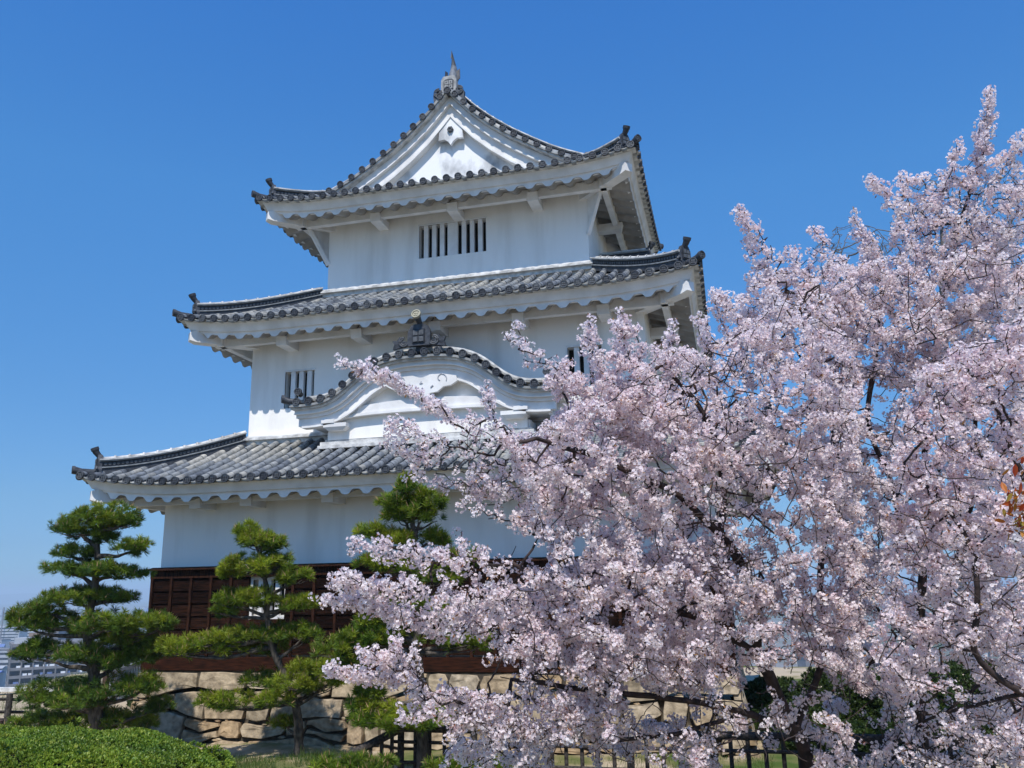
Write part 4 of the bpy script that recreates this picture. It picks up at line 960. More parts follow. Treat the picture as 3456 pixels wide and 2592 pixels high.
# shaded inner parts of the crowns near the trunks that carry little blossom
BARE = [(2780, 2330, 9.3, .50, .18), (2950, 2460, 10, .60, .15), (2450, 2470, 9, .42, .25), (3210, 2340, 10.5, .55, .2), (2150, 2520, 8.6, .40, .25), (2640, 2520, 9.3, .45, .15), (3100, 2500, 8.6, .45, .2), (3300, 2480, 8., .4, .3), (2330, 2330, 8.9, .3, .25), (2330, 2080, 9, .22, .3), (3020, 1480, 10.3, .28, .3), (3330, 1430, 10.5, .28, .35), (2980, 2200, 9.8, .35, .3), (1950, 2560, 8.3, .3, .3)]
def blossoms(tree, nm, rs, first, every=1, keep=1., rmax=.010, spread=.05, per=1.0, seedn=0, last=None):
    idx = [i for i in range(first, last or len(tree.P)) if tree.r[i] < rmax]
    P = np.array(tree.P)[idx]; par = np.array(tree.par)[idx]; D = P-np.array(tree.P)[par]
    reps = 3; P = np.repeat(P, reps, 0); D = np.repeat(D, reps, 0)
    nz = noise3(P, 1.9, 21+seedn)+.6*noise3(P, 6., 31+seedn); pr = np.clip(per*(.48+.30*nz), .16, .97); 
    for (zx, zy, zd, zr) in ((3338, 345, 9.8, .28), (3328, 450, 9.85, .28), (3300, 560, 9.9, .28), (3445, 490, 9.65, .25), (3232, 495, 9.8, .22), (2495, 715, 9.2, .2)): pr = np.where(np.linalg.norm(P-at(zx, zy, zd), axis=1) < zr, .85, pr)   # tall sprays carry blossom to the tip
    k = rs.random(len(P)) < pr; P = P[k]; D = D[k]
    for (zx, zy, zd, zr, zp) in BARE:
        dd_ = np.linalg.norm(P-at(zx, zy, zd), axis=1); k = (dd_ > zr) | (rs.random(len(P)) < zp); P = P[k]; D = D[k]
    n = len(P); off = rs.normal(size=(n, 3)); off /= np.linalg.norm(off, axis=1)[:, None]; P = P+off*spread*rs.uniform(.4, 1.3, n)[:, None]
    ax = off+rs.normal(size=(n, 3))*.4+[0, 0, .3]; sc = rs.uniform(.70, 1.12, n); rv = np.clip(.64+.16*rs.normal(size=n)+.14*noise3(P, 1.1, 5+seedn), .02, .98); ti = rs.integers(0, len(CLUST), n)
    for t in range(len(CLUST)):
        m_ = ti == t
        if m_.any(): instance(nm, CLUST[t], frames(ax[m_], scale=sc[m_]), P[m_], 0, rv[m_])
    return n
def stroke(pts, d0, d1, w0, w1, dens, rs):
    """attraction points scattered round a leader: (px,py) polyline from tip to base"""
    P = np.array(pts, float); t = np.concatenate([[0], np.cumsum(np.linalg.norm(np.diff(P, axis=0), axis=1))]); L = t[-1]; n = int(L/100*dens)
    out = [np.append(P[0], d0)]
    for i in range(n):
        f = rs.uniform(0, 1)**.9; u = f*L; x = np.interp(u, t, P[:, 0]); y = np.interp(u, t, P[:, 1]); w_ = w0+(w1-w0)*f
        out.append([x+rs.normal()*w_*.6, y+rs.normal()*w_*.55, d0+(d1-d0)*f+rs.normal()*.16*(.3+f)])
    # spine
    for f in np.linspace(0, 1, max(3, int(L/45))): out.append([np.interp(f*L, t, P[:, 0]), np.interp(f*L, t, P[:, 1]), d0+(d1-d0)*f])
    return out
def P3(L): return np.array([at(*p) for p in L])
def fill(poly, n, dlo, dhi, holes, rs):
    poly = np.array(poly, float); out = []
    while len(out) < n:
        X = rs.uniform(poly[:, 0].min(), poly[:, 0].max(), 4000); Y = rs.uniform(poly[:, 1].min(), poly[:, 1].max(), 4000); ok = poly_mask(poly, X, Y); pr = np.ones(len(X))
        for (hx, hy, rx, ry, v) in holes: pr = np.minimum(pr, np.where(((X-hx)/rx)**2+((Y-hy)/ry)**2 < 1, v, 1.))
        ok &= rs.random(len(X)) < pr
        for x, y in zip(X[ok], Y[ok]): out.append([x, y, rs.uniform(dlo, dhi)])
    return out[:n]
HOLES = [(2640, 1700, 60, 40, .2), (2700, 1870, 70, 50, .15), (2590, 1560, 45, 40, .2), (2900, 1760, 40, 50, .3), (3060, 1950, 50, 50, .25), (2770, 1960, 60, 40, .25), (2445, 1990, 30, 35, .2),
         (2700, 2330, 190, 90, .12), (2900, 2450, 150, 110, .12), (3200, 2330, 120, 70, .25), (2200, 2400, 180, 80, .22), (2480, 2440, 100, 110, .25), (2050, 2560, 250, 60, .2), (2600, 2540, 200, 70, .12), (2480, 2090, 45, 25, .3),
         (3300, 1420, 60, 60, .4), (2150, 2070, 130, 35, .15), (1950, 2250, 150, 40, .4), (2080, 1720, 90, 40, .5), (3400, 1860, 40, 60, .3), (2640, 1080, 60, 50, .4), (3000, 2150, 60, 60, .3), (3120, 1480, 50, 90, .3), (3100, 2500, 150, 80, .3)]
def cherry(name_label, base, limbs, att, seed, maxd=2.4, per=1., bare=()):
    rs = np.random.default_rng(seed); t = Tree()
    b = at(*base); b[2] = ground_z(b[0], b[1])-.05
    t.add(b, -1); ends = []
    for k, (start, pts) in enumerate(limbs):
        st = 0 if start is None else t.near(at(*start)); t.limb(P3(pts), st, rs, amp=.03)
    n0 = len(t.P); A = P3(att); t.grow(A, rs, maxd); n1 = len(t.P)
    if len(bare): t.grow(P3(bare), rs, maxd)
    t.chain_radii(ex=2.55)
    root = empty('cherry_tree', tuple(b), name_label, 'cherry tree')
    wd = NM(); t.mesh(wd, rmin=.0048); wd.build('trunk', [BARKC], root)
    cr = NM(); n = blossoms(t, cr, rs, n0, per=per, seedn=seed, last=n1); cr.build('crown', [PETAL, CALYX], root)
    print('cherry', name_label[:20], 'nodes', len(t.P), 'clusters', n, 'r base', t.r[0])
    return root
rs = np.random.default_rng(77)
att1 = []
for (pts, d0, d1, w0, w1, dn) in [
    ([(1150, 1222), (1330, 1290), (1520, 1400), (1750, 1520), (2000, 1650)], 8.2, 8.9, 14, 75, 12), ([(1310, 1440), (1450, 1480), (1650, 1550), (1900, 1680)], 8.0, 8.8, 22, 70, 14),
    ([(1305, 1498), (1500, 1570), (1700, 1650), (1950, 1750)], 8.1, 8.8, 18, 65, 12), ([(1367, 1606), (1560, 1640), (1800, 1720)], 8.2, 8.7, 14, 50, 10), ([(1560, 1700), (1700, 1740), (1950, 1800)], 8.1, 8.7, 20, 60, 11),
    ([(1200, 1835), (1290, 1855), (1400, 1875), (1560, 1890), (1850, 1930)], 7.9, 8.6, 20, 75, 16), ([(1110, 1955), (1250, 1975), (1450, 2010), (1850, 2030)], 7.8, 8.5, 18, 85, 20), ([(1080, 2018), (1200, 2030), (1350, 2080), (1650, 2110)], 7.9, 8.4, 13, 60, 16),
    ([(1118, 2258), (1210, 2275), (1330, 2290), (1420, 2340), (1560, 2380)], 7.8, 8.3, 9, 45, 8), ([(1215, 2200), (1290, 2225), (1330, 2290)], 7.8, 8.1, 16, 20, 16), ([(1330, 2170), (1335, 2230), (1400, 2270)], 7.8, 8.1, 12, 15, 14), ([(1400, 2200), (1395, 2260), (1420, 2330)], 7.8, 8.1, 12, 15, 14),
    ([(1345, 2425), (1430, 2405), (1650, 2440), (2000, 2460)], 7.8, 8.5, 14, 75, 13), ([(1430, 2350), (1700, 2390), (2100, 2400)], 7.9, 8.6, 40, 80, 22), ([(1640, 2210), (1750, 2170), (2000, 2200)], 8., 8.6, 25, 70, 18),
    ([(1705, 1142), (1850, 1220), (2000, 1330), (2200, 1500)], 8.4, 9., 14, 70, 13), ([(1745, 1100), (1760, 1130), (1800, 1190)], 8.5, 8.7, 5, 10, 5), ([(2090, 1035), (2110, 1180), (2170, 1350)], 8.6, 9., 14, 60, 13), ([(2280, 1100), (2260, 1200), (2300, 1400)], 8.7, 9.2, 20, 60, 13),
    ([(1990, 1090), (1990, 1180), (2080, 1350)], 8.6, 9.0, 16, 50, 10), ([(2370, 1070), (2420, 1200), (2450, 1400)], 8.8, 9.2, 25, 70, 13), ([(1640, 1310), (1660, 1400), (1750, 1530)], 8.1, 8.6, 12, 30, 13), ([(2420, 1000), (2500, 1100), (2600, 1250)], 9., 9.5, 20, 60, 13),
    ([(2490, 705), (2560, 830), (2680, 960), (2850, 1150)], 9.2, 10., 16, 75, 15), ([(2660, 845), (2720, 930), (2800, 1050)], 9.4, 10., 20, 50, 14), ([(2740, 765), (2800, 880), (2860, 1000)], 9.5, 10., 18, 50, 13), ([(2530, 840), (2570, 900), (2640, 1020)], 9.3, 9.8, 16, 40, 13)]:
    att1 += stroke(pts, d0, d1, w0, w1, dn*1.15, rs)
M1 = [(1750, 1480), (2100, 1280), (2300, 1180), (2480, 1120), (2600, 1000), (2820, 950), (2900, 1400), (2900, 2592), (1480, 2592), (1520, 2470), (1750, 2340), (1650, 2150), (1450, 2060), (1700, 1950), (1900, 1930), (1800, 1800), (1780, 1650)]
att1 += fill([(1850, 1270), (2000, 1200), (2150, 1180), (2300, 1150), (2300, 1420), (1900, 1420)], 110, 8.4, 9.1, [], rs)
att1 += fill([(1700, 1950), (2400, 1900), (2450, 2300), (1750, 2300), (1650, 2150)], 220, 7.9, 8.9, [(2060, 2075, 120, 28, .15), (2330, 1985, 70, 30, .2)], rs)
att1 += fill([(2540, 920), (2640, 860), (2760, 850), (2880, 880), (2900, 1300), (2500, 1280), (2440, 1120)], 330, 9.1, 10., [], rs)
att1 += fill([(2520, 1500), (2900, 1500), (2900, 2050), (2520, 2050)], 170, 8.8, 10., [(2640, 1700, 50, 35, .2), (2700, 1870, 60, 45, .15)], rs)
att1 += fill([(2280, 1450), (2620, 1450), (2640, 2120), (2280, 2120)], 260, 8.5, 9.6, [(2330, 2085, 60, 25, .2)], rs)
att1 += fill(M1, 2400, 7.9, 10.2, HOLES, rs)
cherry('broad cherry tree whose white blossom reaches left across the keep', (2740, 2680, 9.6), [
    (None, [(2735, 2600, 9.6), (2700, 2460, 9.5)]),
    ((2700, 2460, 9.5), [(2500, 2400, 9.3), (2250, 2350, 9.), (1950, 2330, 8.6), (1700, 2290, 8.3)]),
    ((2700, 2460, 9.5), [(2560, 2200, 9.3), (2350, 2080, 9.), (2000, 1990, 8.7), (1720, 1900, 8.4)]),
    ((2560, 2200, 9.3), [(2560, 2000, 9.3), (2440, 1800, 9.), (2250, 1640, 8.8), (2000, 1540, 8.6), (1800, 1480, 8.4)]),
    ((2700, 2460, 9.5), [(2780, 2200, 9.6), (2760, 1900, 9.6), (2840, 1600, 9.7), (2760, 1250, 9.7), (2680, 1020, 9.6)]),
    ((2440, 1800, 9.), [(2450, 1600, 9.1), (2370, 1380, 9.), (2250, 1230, 8.9)]),
    ((2500, 2400, 9.3), [(2300, 2480, 9.), (2000, 2500, 8.8), (1750, 2480, 8.4)])], att1, 101, per=1.38, bare=fill(M1, 420, 7.5, 8.7, [], rs))
att2 = []
for (pts, d0, d1, w0, w1, dn) in [
    ([(3342, 312), (3325, 450), (3285, 600), (3220, 800), (3130, 1000)], 9.8, 10.2, 14, 45, 22), ([(2935, 595), (3030, 720), (3110, 900)], 9.8, 10.2, 13, 55, 14), ([(3232, 482), (3190, 620), (3120, 800)], 9.8, 10.2, 12, 40, 14),
    ([(3453, 470), (3380, 590), (3300, 690), (3230, 830)], 9.6, 10.1, 12, 40, 13), ([(3456, 620), (3400, 720), (3300, 900)], 9.6, 10., 25, 60, 16), ([(3040, 590), (3060, 650), (3120, 760)], 9.9, 10.1, 12, 30, 12), ([(2880, 730), (2930, 850), (3000, 1000)], 9.8, 10.1, 18, 55, 14), ([(3110, 600), (3130, 700), (3150, 850)], 9.9, 10.1, 16, 35, 12)]:
    att2 += stroke(pts, d0, d1, w0, w1, dn*1.15, rs)
M2 = [(2850, 950), (3050, 830), (3180, 880), (3300, 800), (3470, 740), (3520, 2592), (2780, 2592), (2780, 1000)]
att2 += fill([(2860, 900), (2990, 780), (3110, 700), (3230, 690), (3330, 640), (3470, 560), (3470, 1300), (2860, 1300)], 420, 9.6, 10.6, [], rs)
att2 += fill(M2, 1700, 9.3, 11.6, HOLES, rs)
cherry('cherry tree with a tall blossom spire rising at the upper right', (3120, 2640, 10.6), [
    (None, [(3115, 2500, 10.6), (3100, 2200, 10.6)]),
    ((3100, 2200, 10.6), [(3105, 1900, 10.6), (3125, 1600, 10.5), (3120, 1400, 10.4), (3160, 1100, 10.3), (3230, 800, 10.1), (3300, 560, 10.)]),
    ((3105, 1900, 10.6), [(3000, 1650, 10.3), (2930, 1400, 10.2), (2960, 1150, 10.2), (2990, 950, 10.1)]),
    ((3100, 2200, 10.6), [(3200, 1950, 10.7), (3300, 1600, 10.7), (3290, 1350, 10.5), (3400, 1100, 10.3)]),
    ((3100, 2200, 10.6), [(3000, 2100, 10.5), (2900, 1950, 10.4)]),
    ((3115, 2500, 10.6), [(3250, 2350, 10.6), (3420, 2250, 10.5)])], att2, 202, per=1.4, bare=fill(M2, 330, 8.6, 9.8, [], rs))
M3 = [(3080, 1250), (3300, 1150), (3480, 1050), (3560, 2592), (3000, 2592), (2950, 2250), (3000, 1750)]
att3 = fill(M3, 900, 7.2, 8.8, HOLES, rs)
for pts in ([(3000, 1560), (3109, 1619), (3210, 1720)], [(3060, 1500), (3150, 1650), (3230, 1740)], [(3240, 1560), (3245, 1700), (3300, 1880)], [(3400, 1700), (3370, 1850), (3330, 1950)]): att3 += stroke(pts, 7.5, 7.6, 25, 35, 14, rs)
cherry('nearest cherry tree with reddish limbs at the right edge', (3760, 2800, 7.4), [
    (None, [(3740, 2600, 7.4), (3600, 2400, 7.4)]),
    ((3600, 2400, 7.4), [(3450, 2330, 7.4), (3257, 2200, 7.4), (3319, 2063, 7.4), (3311, 1876, 7.45), (3210, 1720, 7.5), (3109, 1619, 7.5)]),
    ((3600, 2400, 7.4), [(3560, 2000, 7.6), (3480, 1700, 7.8), (3380, 1400, 7.9)]),
    ((3319, 2063, 7.4), [(3456, 1960, 7.4), (3520, 1900, 7.4)]),
    ((3450, 2330, 7.4), [(3250, 2400, 7.7), (3080, 2440, 8.)])], att3, 303, per=1.15, bare=fill(M3, 160, 6.9, 7.6, [], rs))
# leafless tree behind the cherries
def bare_tree():
    rs = np.random.default_rng(9); t = Tree(); b = at(3250, 2250, 26); b[2] = -1.2; t.add(b, -1)
    t.limb(P3([(3240, 1700, 26), (3200, 1300, 26)]), 0, rs); t.limb(P3([(3350, 1000, 26), (3400, 800, 26)]), t.near(at(3200, 1300, 26)), rs); t.limb(P3([(3000, 1050, 26), (2850, 900, 26)]), t.near(at(3200, 1300, 26)), rs); t.limb(P3([(3180, 1000, 26), (3180, 750, 26)]), t.near(at(3200, 1300, 26)), rs)
    A = []
    for (cx, cy, rx, ry, n) in ((3380, 760, 150, 200, 330), (3130, 740, 130, 160, 260), (2880, 880, 140, 130, 230), (3300, 1000, 200, 160, 200), (2950, 1050, 240, 130, 160)):
        for i in range(n):
            a = rs.uniform(0, 6.28); r = rs.uniform(0, 1)**.4; A.append((cx+rx*r*math.cos(a), cy+ry*r*math.sin(a), 26+rs.normal()*1.2))
    t.grow(P3(A), rs, 9.); t.chain_radii(tip=.006); root = empty('bare_tree', tuple(b), 'leafless grey tree with fine twigs showing above the blossom against the sky', 'tree')
    nm = NM(); t.mesh(nm, rmin=.007); nm.build('trunk', [BARKB], root)
bare_tree()
# bronze leaved twig close to the camera at the right edge, on its own small tree
def sprig():
    rs = np.random.default_rng(4); d = 3.2; t = Tree(); b = at(4100, 2592, 3.4); b[2] = ground_z(b[0], b[1]); t.add(b, -1)
    t.limb(P3([(4080, 2100, 3.3), (3900, 1750, 3.25)]), 0, rs, amp=.01); t.limb(P3([(3650, 1620, d), (3520, 1640, d), (3440, 1660, d)]), t.near(at(3900, 1750, 3.25)), rs, amp=.006); t.limb(P3([(3950, 1200, 3.3)]), t.near(at(3900, 1750, 3.25)), rs, amp=.01)
    t.chain_radii(tip=.004, grow=.0006); root = empty('young_cherry', tuple(b), 'bronze red young leaves with pale flowers poking in at the right edge', 'tree')
    nm = NM(); t.mesh(nm); nm.build('trunk', [BARKC], root); cr = NM()
    Vl = np.array([(0, 0, 0), (.008, .0, .012), (.009, .002, .028), (0, 0, .048), (-.009, .002, .028), (-.008, 0, .012)]); T = (Vl, [(np.array([(0, 1, 2, 3), (0, 3, 4, 5)]), 0)])
    n = 120; pos = np.array([at(3452+rs.normal()*32, 1715+rs.normal()*60, d+rs.normal()*.03) for _ in range(n)]); ax = rs.normal(size=(n, 3))+[-.4, 0, -.3]
    instance(cr, T, frames(ax, scale=rs.uniform(.7, 1.1, n)), pos, 0, rs.uniform(0, 1, n))
    n = 9; pos = np.array([at(3440+rs.normal()*25+18, 1700+rs.normal()*45, d-.02+rs.normal()*.02) for _ in range(n)]); instance(cr, CLUST[0], frames(rs.normal(size=(n, 3)), scale=np.full(n, .7)), pos, 1, np.full(n, .9))
    cr.build('crown', [REDLEAF, PETAL, CALYX], root)
sprig()
# ---------------------------------------------------------------- hedge, bushes, grass
LF = (np.array([(0, 0, 0), (.0075, 0, .012), (.0085, .001, .022), (0, 0, .036), (-.0085, .001, .022), (-.0075, 0, .012)]), [(np.array([(0, 1, 2, 3), (0, 3, 4, 5)]), 0)])
def rosette(seed, n=6, s=1.):
    r = np.random.default_rng(seed); V = []; F = []
    for i in range(n):
        ph = i*6.283/n+r.normal()*.25; tl = r.uniform(.35, 1.15); d = np.array([math.cos(ph)*math.sin(tl), math.sin(ph)*math.sin(tl), math.cos(tl)]); sd_ = np.array([-math.sin(ph), math.cos(ph), 0]); L = .034*s*r.uniform(.8, 1.15); k = len(V)
        nrm = np.cross(sd_, d); V += [d*0, d*L*.4+sd_*L*.22+nrm*.002, d*L*.75+sd_*L*.2, d*L-nrm*.002, d*L*.75-sd_*L*.2, d*L*.4-sd_*L*.22+nrm*.002]; F += [(k, k+1, k+2, k+3), (k, k+3, k+4, k+5)]
    return (np.array(V), [(np.array(F), 0)])
ROS = [rosette(i) for i in range(5)]
def scatter_leaves(nm, pos, nrm, rs, s=1., b0=.5, bv=.2):
    ti = rs.integers(0, 5, len(pos)); rv = np.clip(b0+bv*rs.normal(size=len(pos))+.12*noise3(pos, 5., 2), 0, 1); sc = rs.uniform(.75, 1.2, len(pos))*s
    for t in range(5):
        m_ = ti == t
        if m_.any(): instance(nm, ROS[t], frames(nrm[m_]+rs.normal(size=(m_.sum(), 3))*.3, scale=sc[m_]), pos[m_], 0, rv[m_])
def hedge():
    rs = np.random.default_rng(12); nm = NM()
    c = at(70, 2560, 7.4); fx = AX_R; fy = np.array([AX_F[0], AX_F[1], 0])/math.hypot(AX_F[0], AX_F[1])
    # super-ellipsoid mound
    a, b = 1.86, .95; gz = float(ground_z(c[0], c[1])); top = .31; n = 20000
    ph = rs.uniform(0, 6.283, n); q = rs.uniform(0, 1, n)**.5
    ex = lambda v, p: np.sign(v)*np.abs(v)**p
    X = a*ex(np.cos(ph), .7)*q; Y = b*ex(np.sin(ph), .7)*q
    r_ = np.clip((np.abs(X/a)**2.6+np.abs(Y/b)**2.6)**(1/2.6), 0, 1); H = top-gz; Z = H*np.clip(1-r_**7, 0, 1)**.5
    Z = Z*(1-.05*(X/a+1)*.0)
    P = np.stack([X, Y, Z], 1); P[:, 2] += .022*noise3(P, 6, 1)+.03*noise3(P, 2.2, 4)
    k = rs.random(n) < .35; side_t = rs.uniform(0, 1, n); edge = k
    P[edge, 0] = a*ex(np.cos(ph[edge]), .7)*(.93+.07*np.sqrt(1-side_t[edge]**2)); P[edge, 1] = b*ex(np.sin(ph[edge]), .7)*(.93+.07*np.sqrt(1-side_t[edge]**2)); P[edge, 2] = H*side_t[edge]*.86+.02*rs.normal(size=edge.sum())
    nr = np.stack([P[:, 0]/a*r_**3, P[:, 1]/b*r_**3, np.ones(n)*.8], 1); nr[edge, 2] = .3
    drop = .17*np.clip((P[:, 0]/a+.0), 0, 1)**1.6
    P[:, 2] *= (1-drop)
    W = np.array([c[0], c[1], gz])+P[:, :1]*fx+P[:, 1:2]*fy+P[:, 2:]*np.array([0, 0, 1.]); N = nr[:, :1]*fx+nr[:, 1:2]*fy+nr[:, 2:]*np.array([0, 0, 1.])
    scatter_leaves(nm, W, N, rs, 1., .52, .2)
    root = empty('azalea_hedge', (c[0], c[1], gz), 'clipped bright green azalea hedge in the lower left corner', 'hedge')
    nm.build('foliage', [LEAF], root)
    core = NM(); th = np.linspace(0, 2*np.pi, 33); G = []
    for t in np.linspace(0, 1, 10):
        zz = H*(1-t**2.2)*.93-.03; G.append(np.stack([c[0]+fx[0]*a*.94*ex(np.cos(th), .7)*t**.45+fy[0]*b*.94*ex(np.sin(th), .7)*t**.45, c[1]+fx[1]*a*.94*ex(np.cos(th), .7)*t**.45+fy[1]*b*.94*ex(np.sin(th), .7)*t**.45, gz+zz*(1-.17*np.clip(np.cos(th)*t, 0, 1)**1.6)], 1))
    core.grid(G); core.build('twigs', [mat('hedge_twigs', (.015, .018, .008), (.03, .03, .015), rough=1)], root)
    for px, py in ((252, 2440), (18, 2478)):
        lf = NM()
        pos = np.array([at(px, py, 6.9)+rs.normal(size=3)*.02+[0, 0, -.03*i] for i in range(5)]); instance(lf, ROS[1], frames(rs.normal(size=(5, 3))*.4+[0, 0, 1], scale=np.full(5, 1.3)), pos, 0, rs.uniform(.5, .9, 5)); lf.build('shoot', [LEAF], root)
hedge()
def bush(px, py, d, a, h, label, m=LEAFD, n=2600, seed=0, s=1.3, b0=.45, group=None):
    rs = np.random.default_rng(seed); c = at(px, py, d); gz = float(ground_z(c[0], c[1])); hh = c[2]-gz if h is None else h
    v = rs.normal(size=(n, 3)); v /= np.linalg.norm(v, axis=1)[:, None]; v[:, 2] = np.abs(v[:, 2]); rr = rs.uniform(.72, 1, n)**.5*(1+.10*noise3(v, 4, seed)); P = v*rr[:, None]*[a, a*.9, hh]
    nm = NM(); scatter_leaves(nm, np.array([c[0], c[1], gz])+P, v, rs, s, b0, .2); root = empty('bush', (c[0], c[1], gz), label, 'bush', group); nm.build('foliage', [m], root)
    st = NM(); 
    for i in range(9):
        e = v[i]*[a*.7, a*.6, hh*.7]; st.tube([np.array([c[0], c[1], gz-.05]), np.array([c[0], c[1], gz])+e*.5, np.array([c[0], c[1], gz])+e], [.02, .014, .008], 5)
    st.build('stem', [BARKP], root)
bush(262, 2285, 20, .62, None, 'rounded olive green bush behind the trunk of the left pine', seed=3, s=1.5, n=3200)
bush(500, 2262, 20.5, .42, None, 'dark green bush beside the left end of the board wall', seed=4, s=1.5, n=1800, b0=.3)
for i_, (px, py, d_, a_, lab) in enumerate(((2600, 2290, 17.2, 1.0, 'dark shrub just right of the corner of the stone base'), (2830, 2262, 18.6, 1.2, 'low olive shrub behind the leaning cherry trunk'), (3040, 2240, 17.6, 1.25, 'dense dark shrub behind the upright cherry trunk'), (3260, 2225, 18.8, 1.35, 'mossy green shrub mass second from the right edge'), (3470, 2235, 17.5, 1.3, 'dark green shrub cut by the right edge'), (2730, 2400, 15.4, .8, 'low dark shrub by the rail fence under the cherry'), (3150, 2420, 15., .9, 'low dark shrub behind the right end of the rail fence'), (2940, 2440, 14.2, .7, 'small dark shrub between two cherry trunks'), (3380, 2430, 14.6, .9, 'low leafy shrub in the lower right corner'))):
    bush(px, py, d_, a_, None, lab, seed=60+i_, s=2.1, n=3400, b0=.22+.07*(i_ % 3), group='shrubs under the cherry trees')
def grass_patch(cells, label_seed=0, n=9000, hmin=.05, hmax=.13):
    rs = np.random.default_rng(label_seed); nm = NM(); V = []; F = []; RV = []
    for (px0, px1, d0, d1, w_) in cells:
        m = int(n*w_)
        for i in range(m):
            p = at(rs.uniform(px0, px1), 2450, rs.uniform(d0, d1)); x, y = p[0], p[1]
            if noise3(np.array([[x, y, 0]]), 2.3, 8)[0] < -.35 and rs.random() < .8: continue
            z = float(ground_z(x, y))-.01; h = rs.uniform(hmin, hmax); a = rs.uniform(0, 6.28); dx, dy = math.cos(a)*.004, math.sin(a)*.004; lx, ly = rs.normal(size=2)*h*.35; k = len(V)
            V += [(x-dx, y-dy, z), (x+dx, y+dy, z), (x+lx, y+ly, z+h)]; F.append((k, k+1, k+2)); RV.append(rs.uniform(0, 1))
    nm.raw(V, F, 0, np.array(RV)); return nm.build('grass', [GRASS])
g = grass_patch([(450, 1300, 12.2, 15.4, 1.5), (1250, 2600, 11.5, 14.5, .8), (-150, 360, 16, 30, .9)], 3, 12000); tag(g, 'short green grass on the ground below the stone base', 'grass', kind='stuff')
g2 = grass_patch([(1000, 1150, 14.2, 14.7, 1.)], 5, 900, .12, .32); tag(g2, 'tuft of long dark grass beside the slim pine trunk', 'grass', kind='stuff')
# ---------------------------------------------------------------- fences
def rail_fence():
    Y = -3.2; x0, x1 = .98, 10.6; zt = -.54
    root = empty('rail_fence', (x0, Y, float(ground_z(x0, Y))), 'dark wooden rail fence with close uprights in front of the stone base', 'fence')
    r_ = NM(); r_.tube([(x0-.12, Y, zt), (x1, Y, zt+.0)], .058, 10); r_.build('top_rail', [FENCEW], root)
    for zz in (-.73, -1.02):
        r_ = NM(); r_.tube([(x0-.12, Y-.05, zz), (x1, Y-.05, zz)], .026, 8); r_.build('lower_rail', [FENCEW], root)
    i = 0; x = x0
    while x < x1:
        thick = i % 5 == 0; r_ = NM(); gz = float(ground_z(x, Y)); r_.tube([(x, Y, gz-.05), (x, Y, zt)], .055 if thick else .030, 8); r_.build('post' if thick else 'upright', [FENCEW], root); x += .235; i += 1
    P1 = np.array([x0-.05, Y-.02, zt-.03]); P2 = at(1060, 2610, 12.0)
    hr = empty('stair_handrail', tuple(P2), 'sloping log handrail descending left from the end of the dark fence', 'handrail')
    r_ = NM(); r_.tube([P2, P1], .062, 10); r_.build('top_rail', [FENCEW], hr); r_ = NM(); r_.tube([P2-[0, 0, .16], P1-[0, 0, .34]], .028, 8); r_.build('lower_rail', [FENCEW], hr)
    for f in (.15, .32, .5, .66, .80, .93):
        p = P2+(P1-P2)*f; gz = min(float(ground_z(p[0], p[1])), p[2]-.45); r_ = NM(); r_.tube([(p[0], p[1], gz-.05), tuple(p)], .032, 8); r_.build('upright', [FENCEW], hr)
rail_fence()
def post_fence():
    P = [(-120, 2337, 16.6, .062), (34, 2341, 17., .062), (106, 2379, 17.6, .034)]; W_ = [at(*p[:3]) for p in P]; gz = float(ground_z(W_[1][0], W_[1][1]))
    root = empty('post_fence', (W_[1][0], W_[1][1], gz), 'rustic brown post and rail fence at the left edge above the hedge', 'fence')
    for p, w_ in zip(P, W_):
        g_ = float(ground_z(w_[0], w_[1])); r_ = NM(); r_.tube([(w_[0], w_[1], g_-.05), (w_[0], w_[1], w_[2])], p[3], 10); r_.build('post', [FENCEW], root)
    for (ya, yb, x1, d1) in ((2360, 2363, 70, 17.3), (2403, 2404, 106, 17.6), (2429, 2430, 106, 17.6)):
        r_ = NM(); r_.tube([at(-120, ya, 16.6), at(34, ya, 17.), at(x1, yb, d1)], .030, 8); r_.build('rail', [FENCEW], root)
    w_ = at(-8, 2432, 13.6); g_ = float(ground_z(w_[0], w_[1])); low = empty('short_post', (w_[0], w_[1], g_), 'short brown wooden post at the left edge just above the hedge', 'post')
    r_ = NM(); r_.tube([(w_[0], w_[1], g_-.05), tuple(w_)], .085, 10); r_.build('shaft', [BROWNP], low)
    a, b = at(-160, 2322, 21.6), at(250, 2320, 22.2); e = NM(); e.beam(a-[0, 0, .04], b-[0, 0, .04], .22, .09); tag(e.build('edging_wall', [PALET]), 'low pale stone edging along the brow of the hill at the left', 'wall')
post_fence()
def lattice():
    d = 17.3; a = at(372, 2268, d); b = at(505, 2222, d+1.2); gz = float(ground_z(a[0], a[1])); root = empty('lattice_fence', (a[0], a[1], gz), 'pale grey slatted gate panel between the left pine and the stone base', 'gate')
    for p, n_ in ((a, 'post'), (b, 'post')):
        r_ = NM(); r_.box(p[0]-.13, p[0]-.03, p[1]-.05, p[1]+.05, gz-.05, p[2]+.02); r_.build(n_, [BROWNP], root)
    v = b-a; v[2] = 0; L = np.linalg.norm(v); v /= L; top = NM(); top.beam(a-[0, 0, .03], b-[0, 0, .03], .05, .09); top.build('rail', [GREYW], root)
    bt = NM(); bt.beam(a-[0, 0, .62], b-[0, 0, .72], .05, .08); bt.build('rail', [GREYW], root)
    n = 15
    for i in range(n):
        p = a+(b-a)*(i+.5)/n; s_ = NM(); s_.beam(p-[0, 0, .60+.1*i/n], p-[0, 0, .04], .035, .03, up=v); s_.build('slat', [GREYW], root)
lattice()
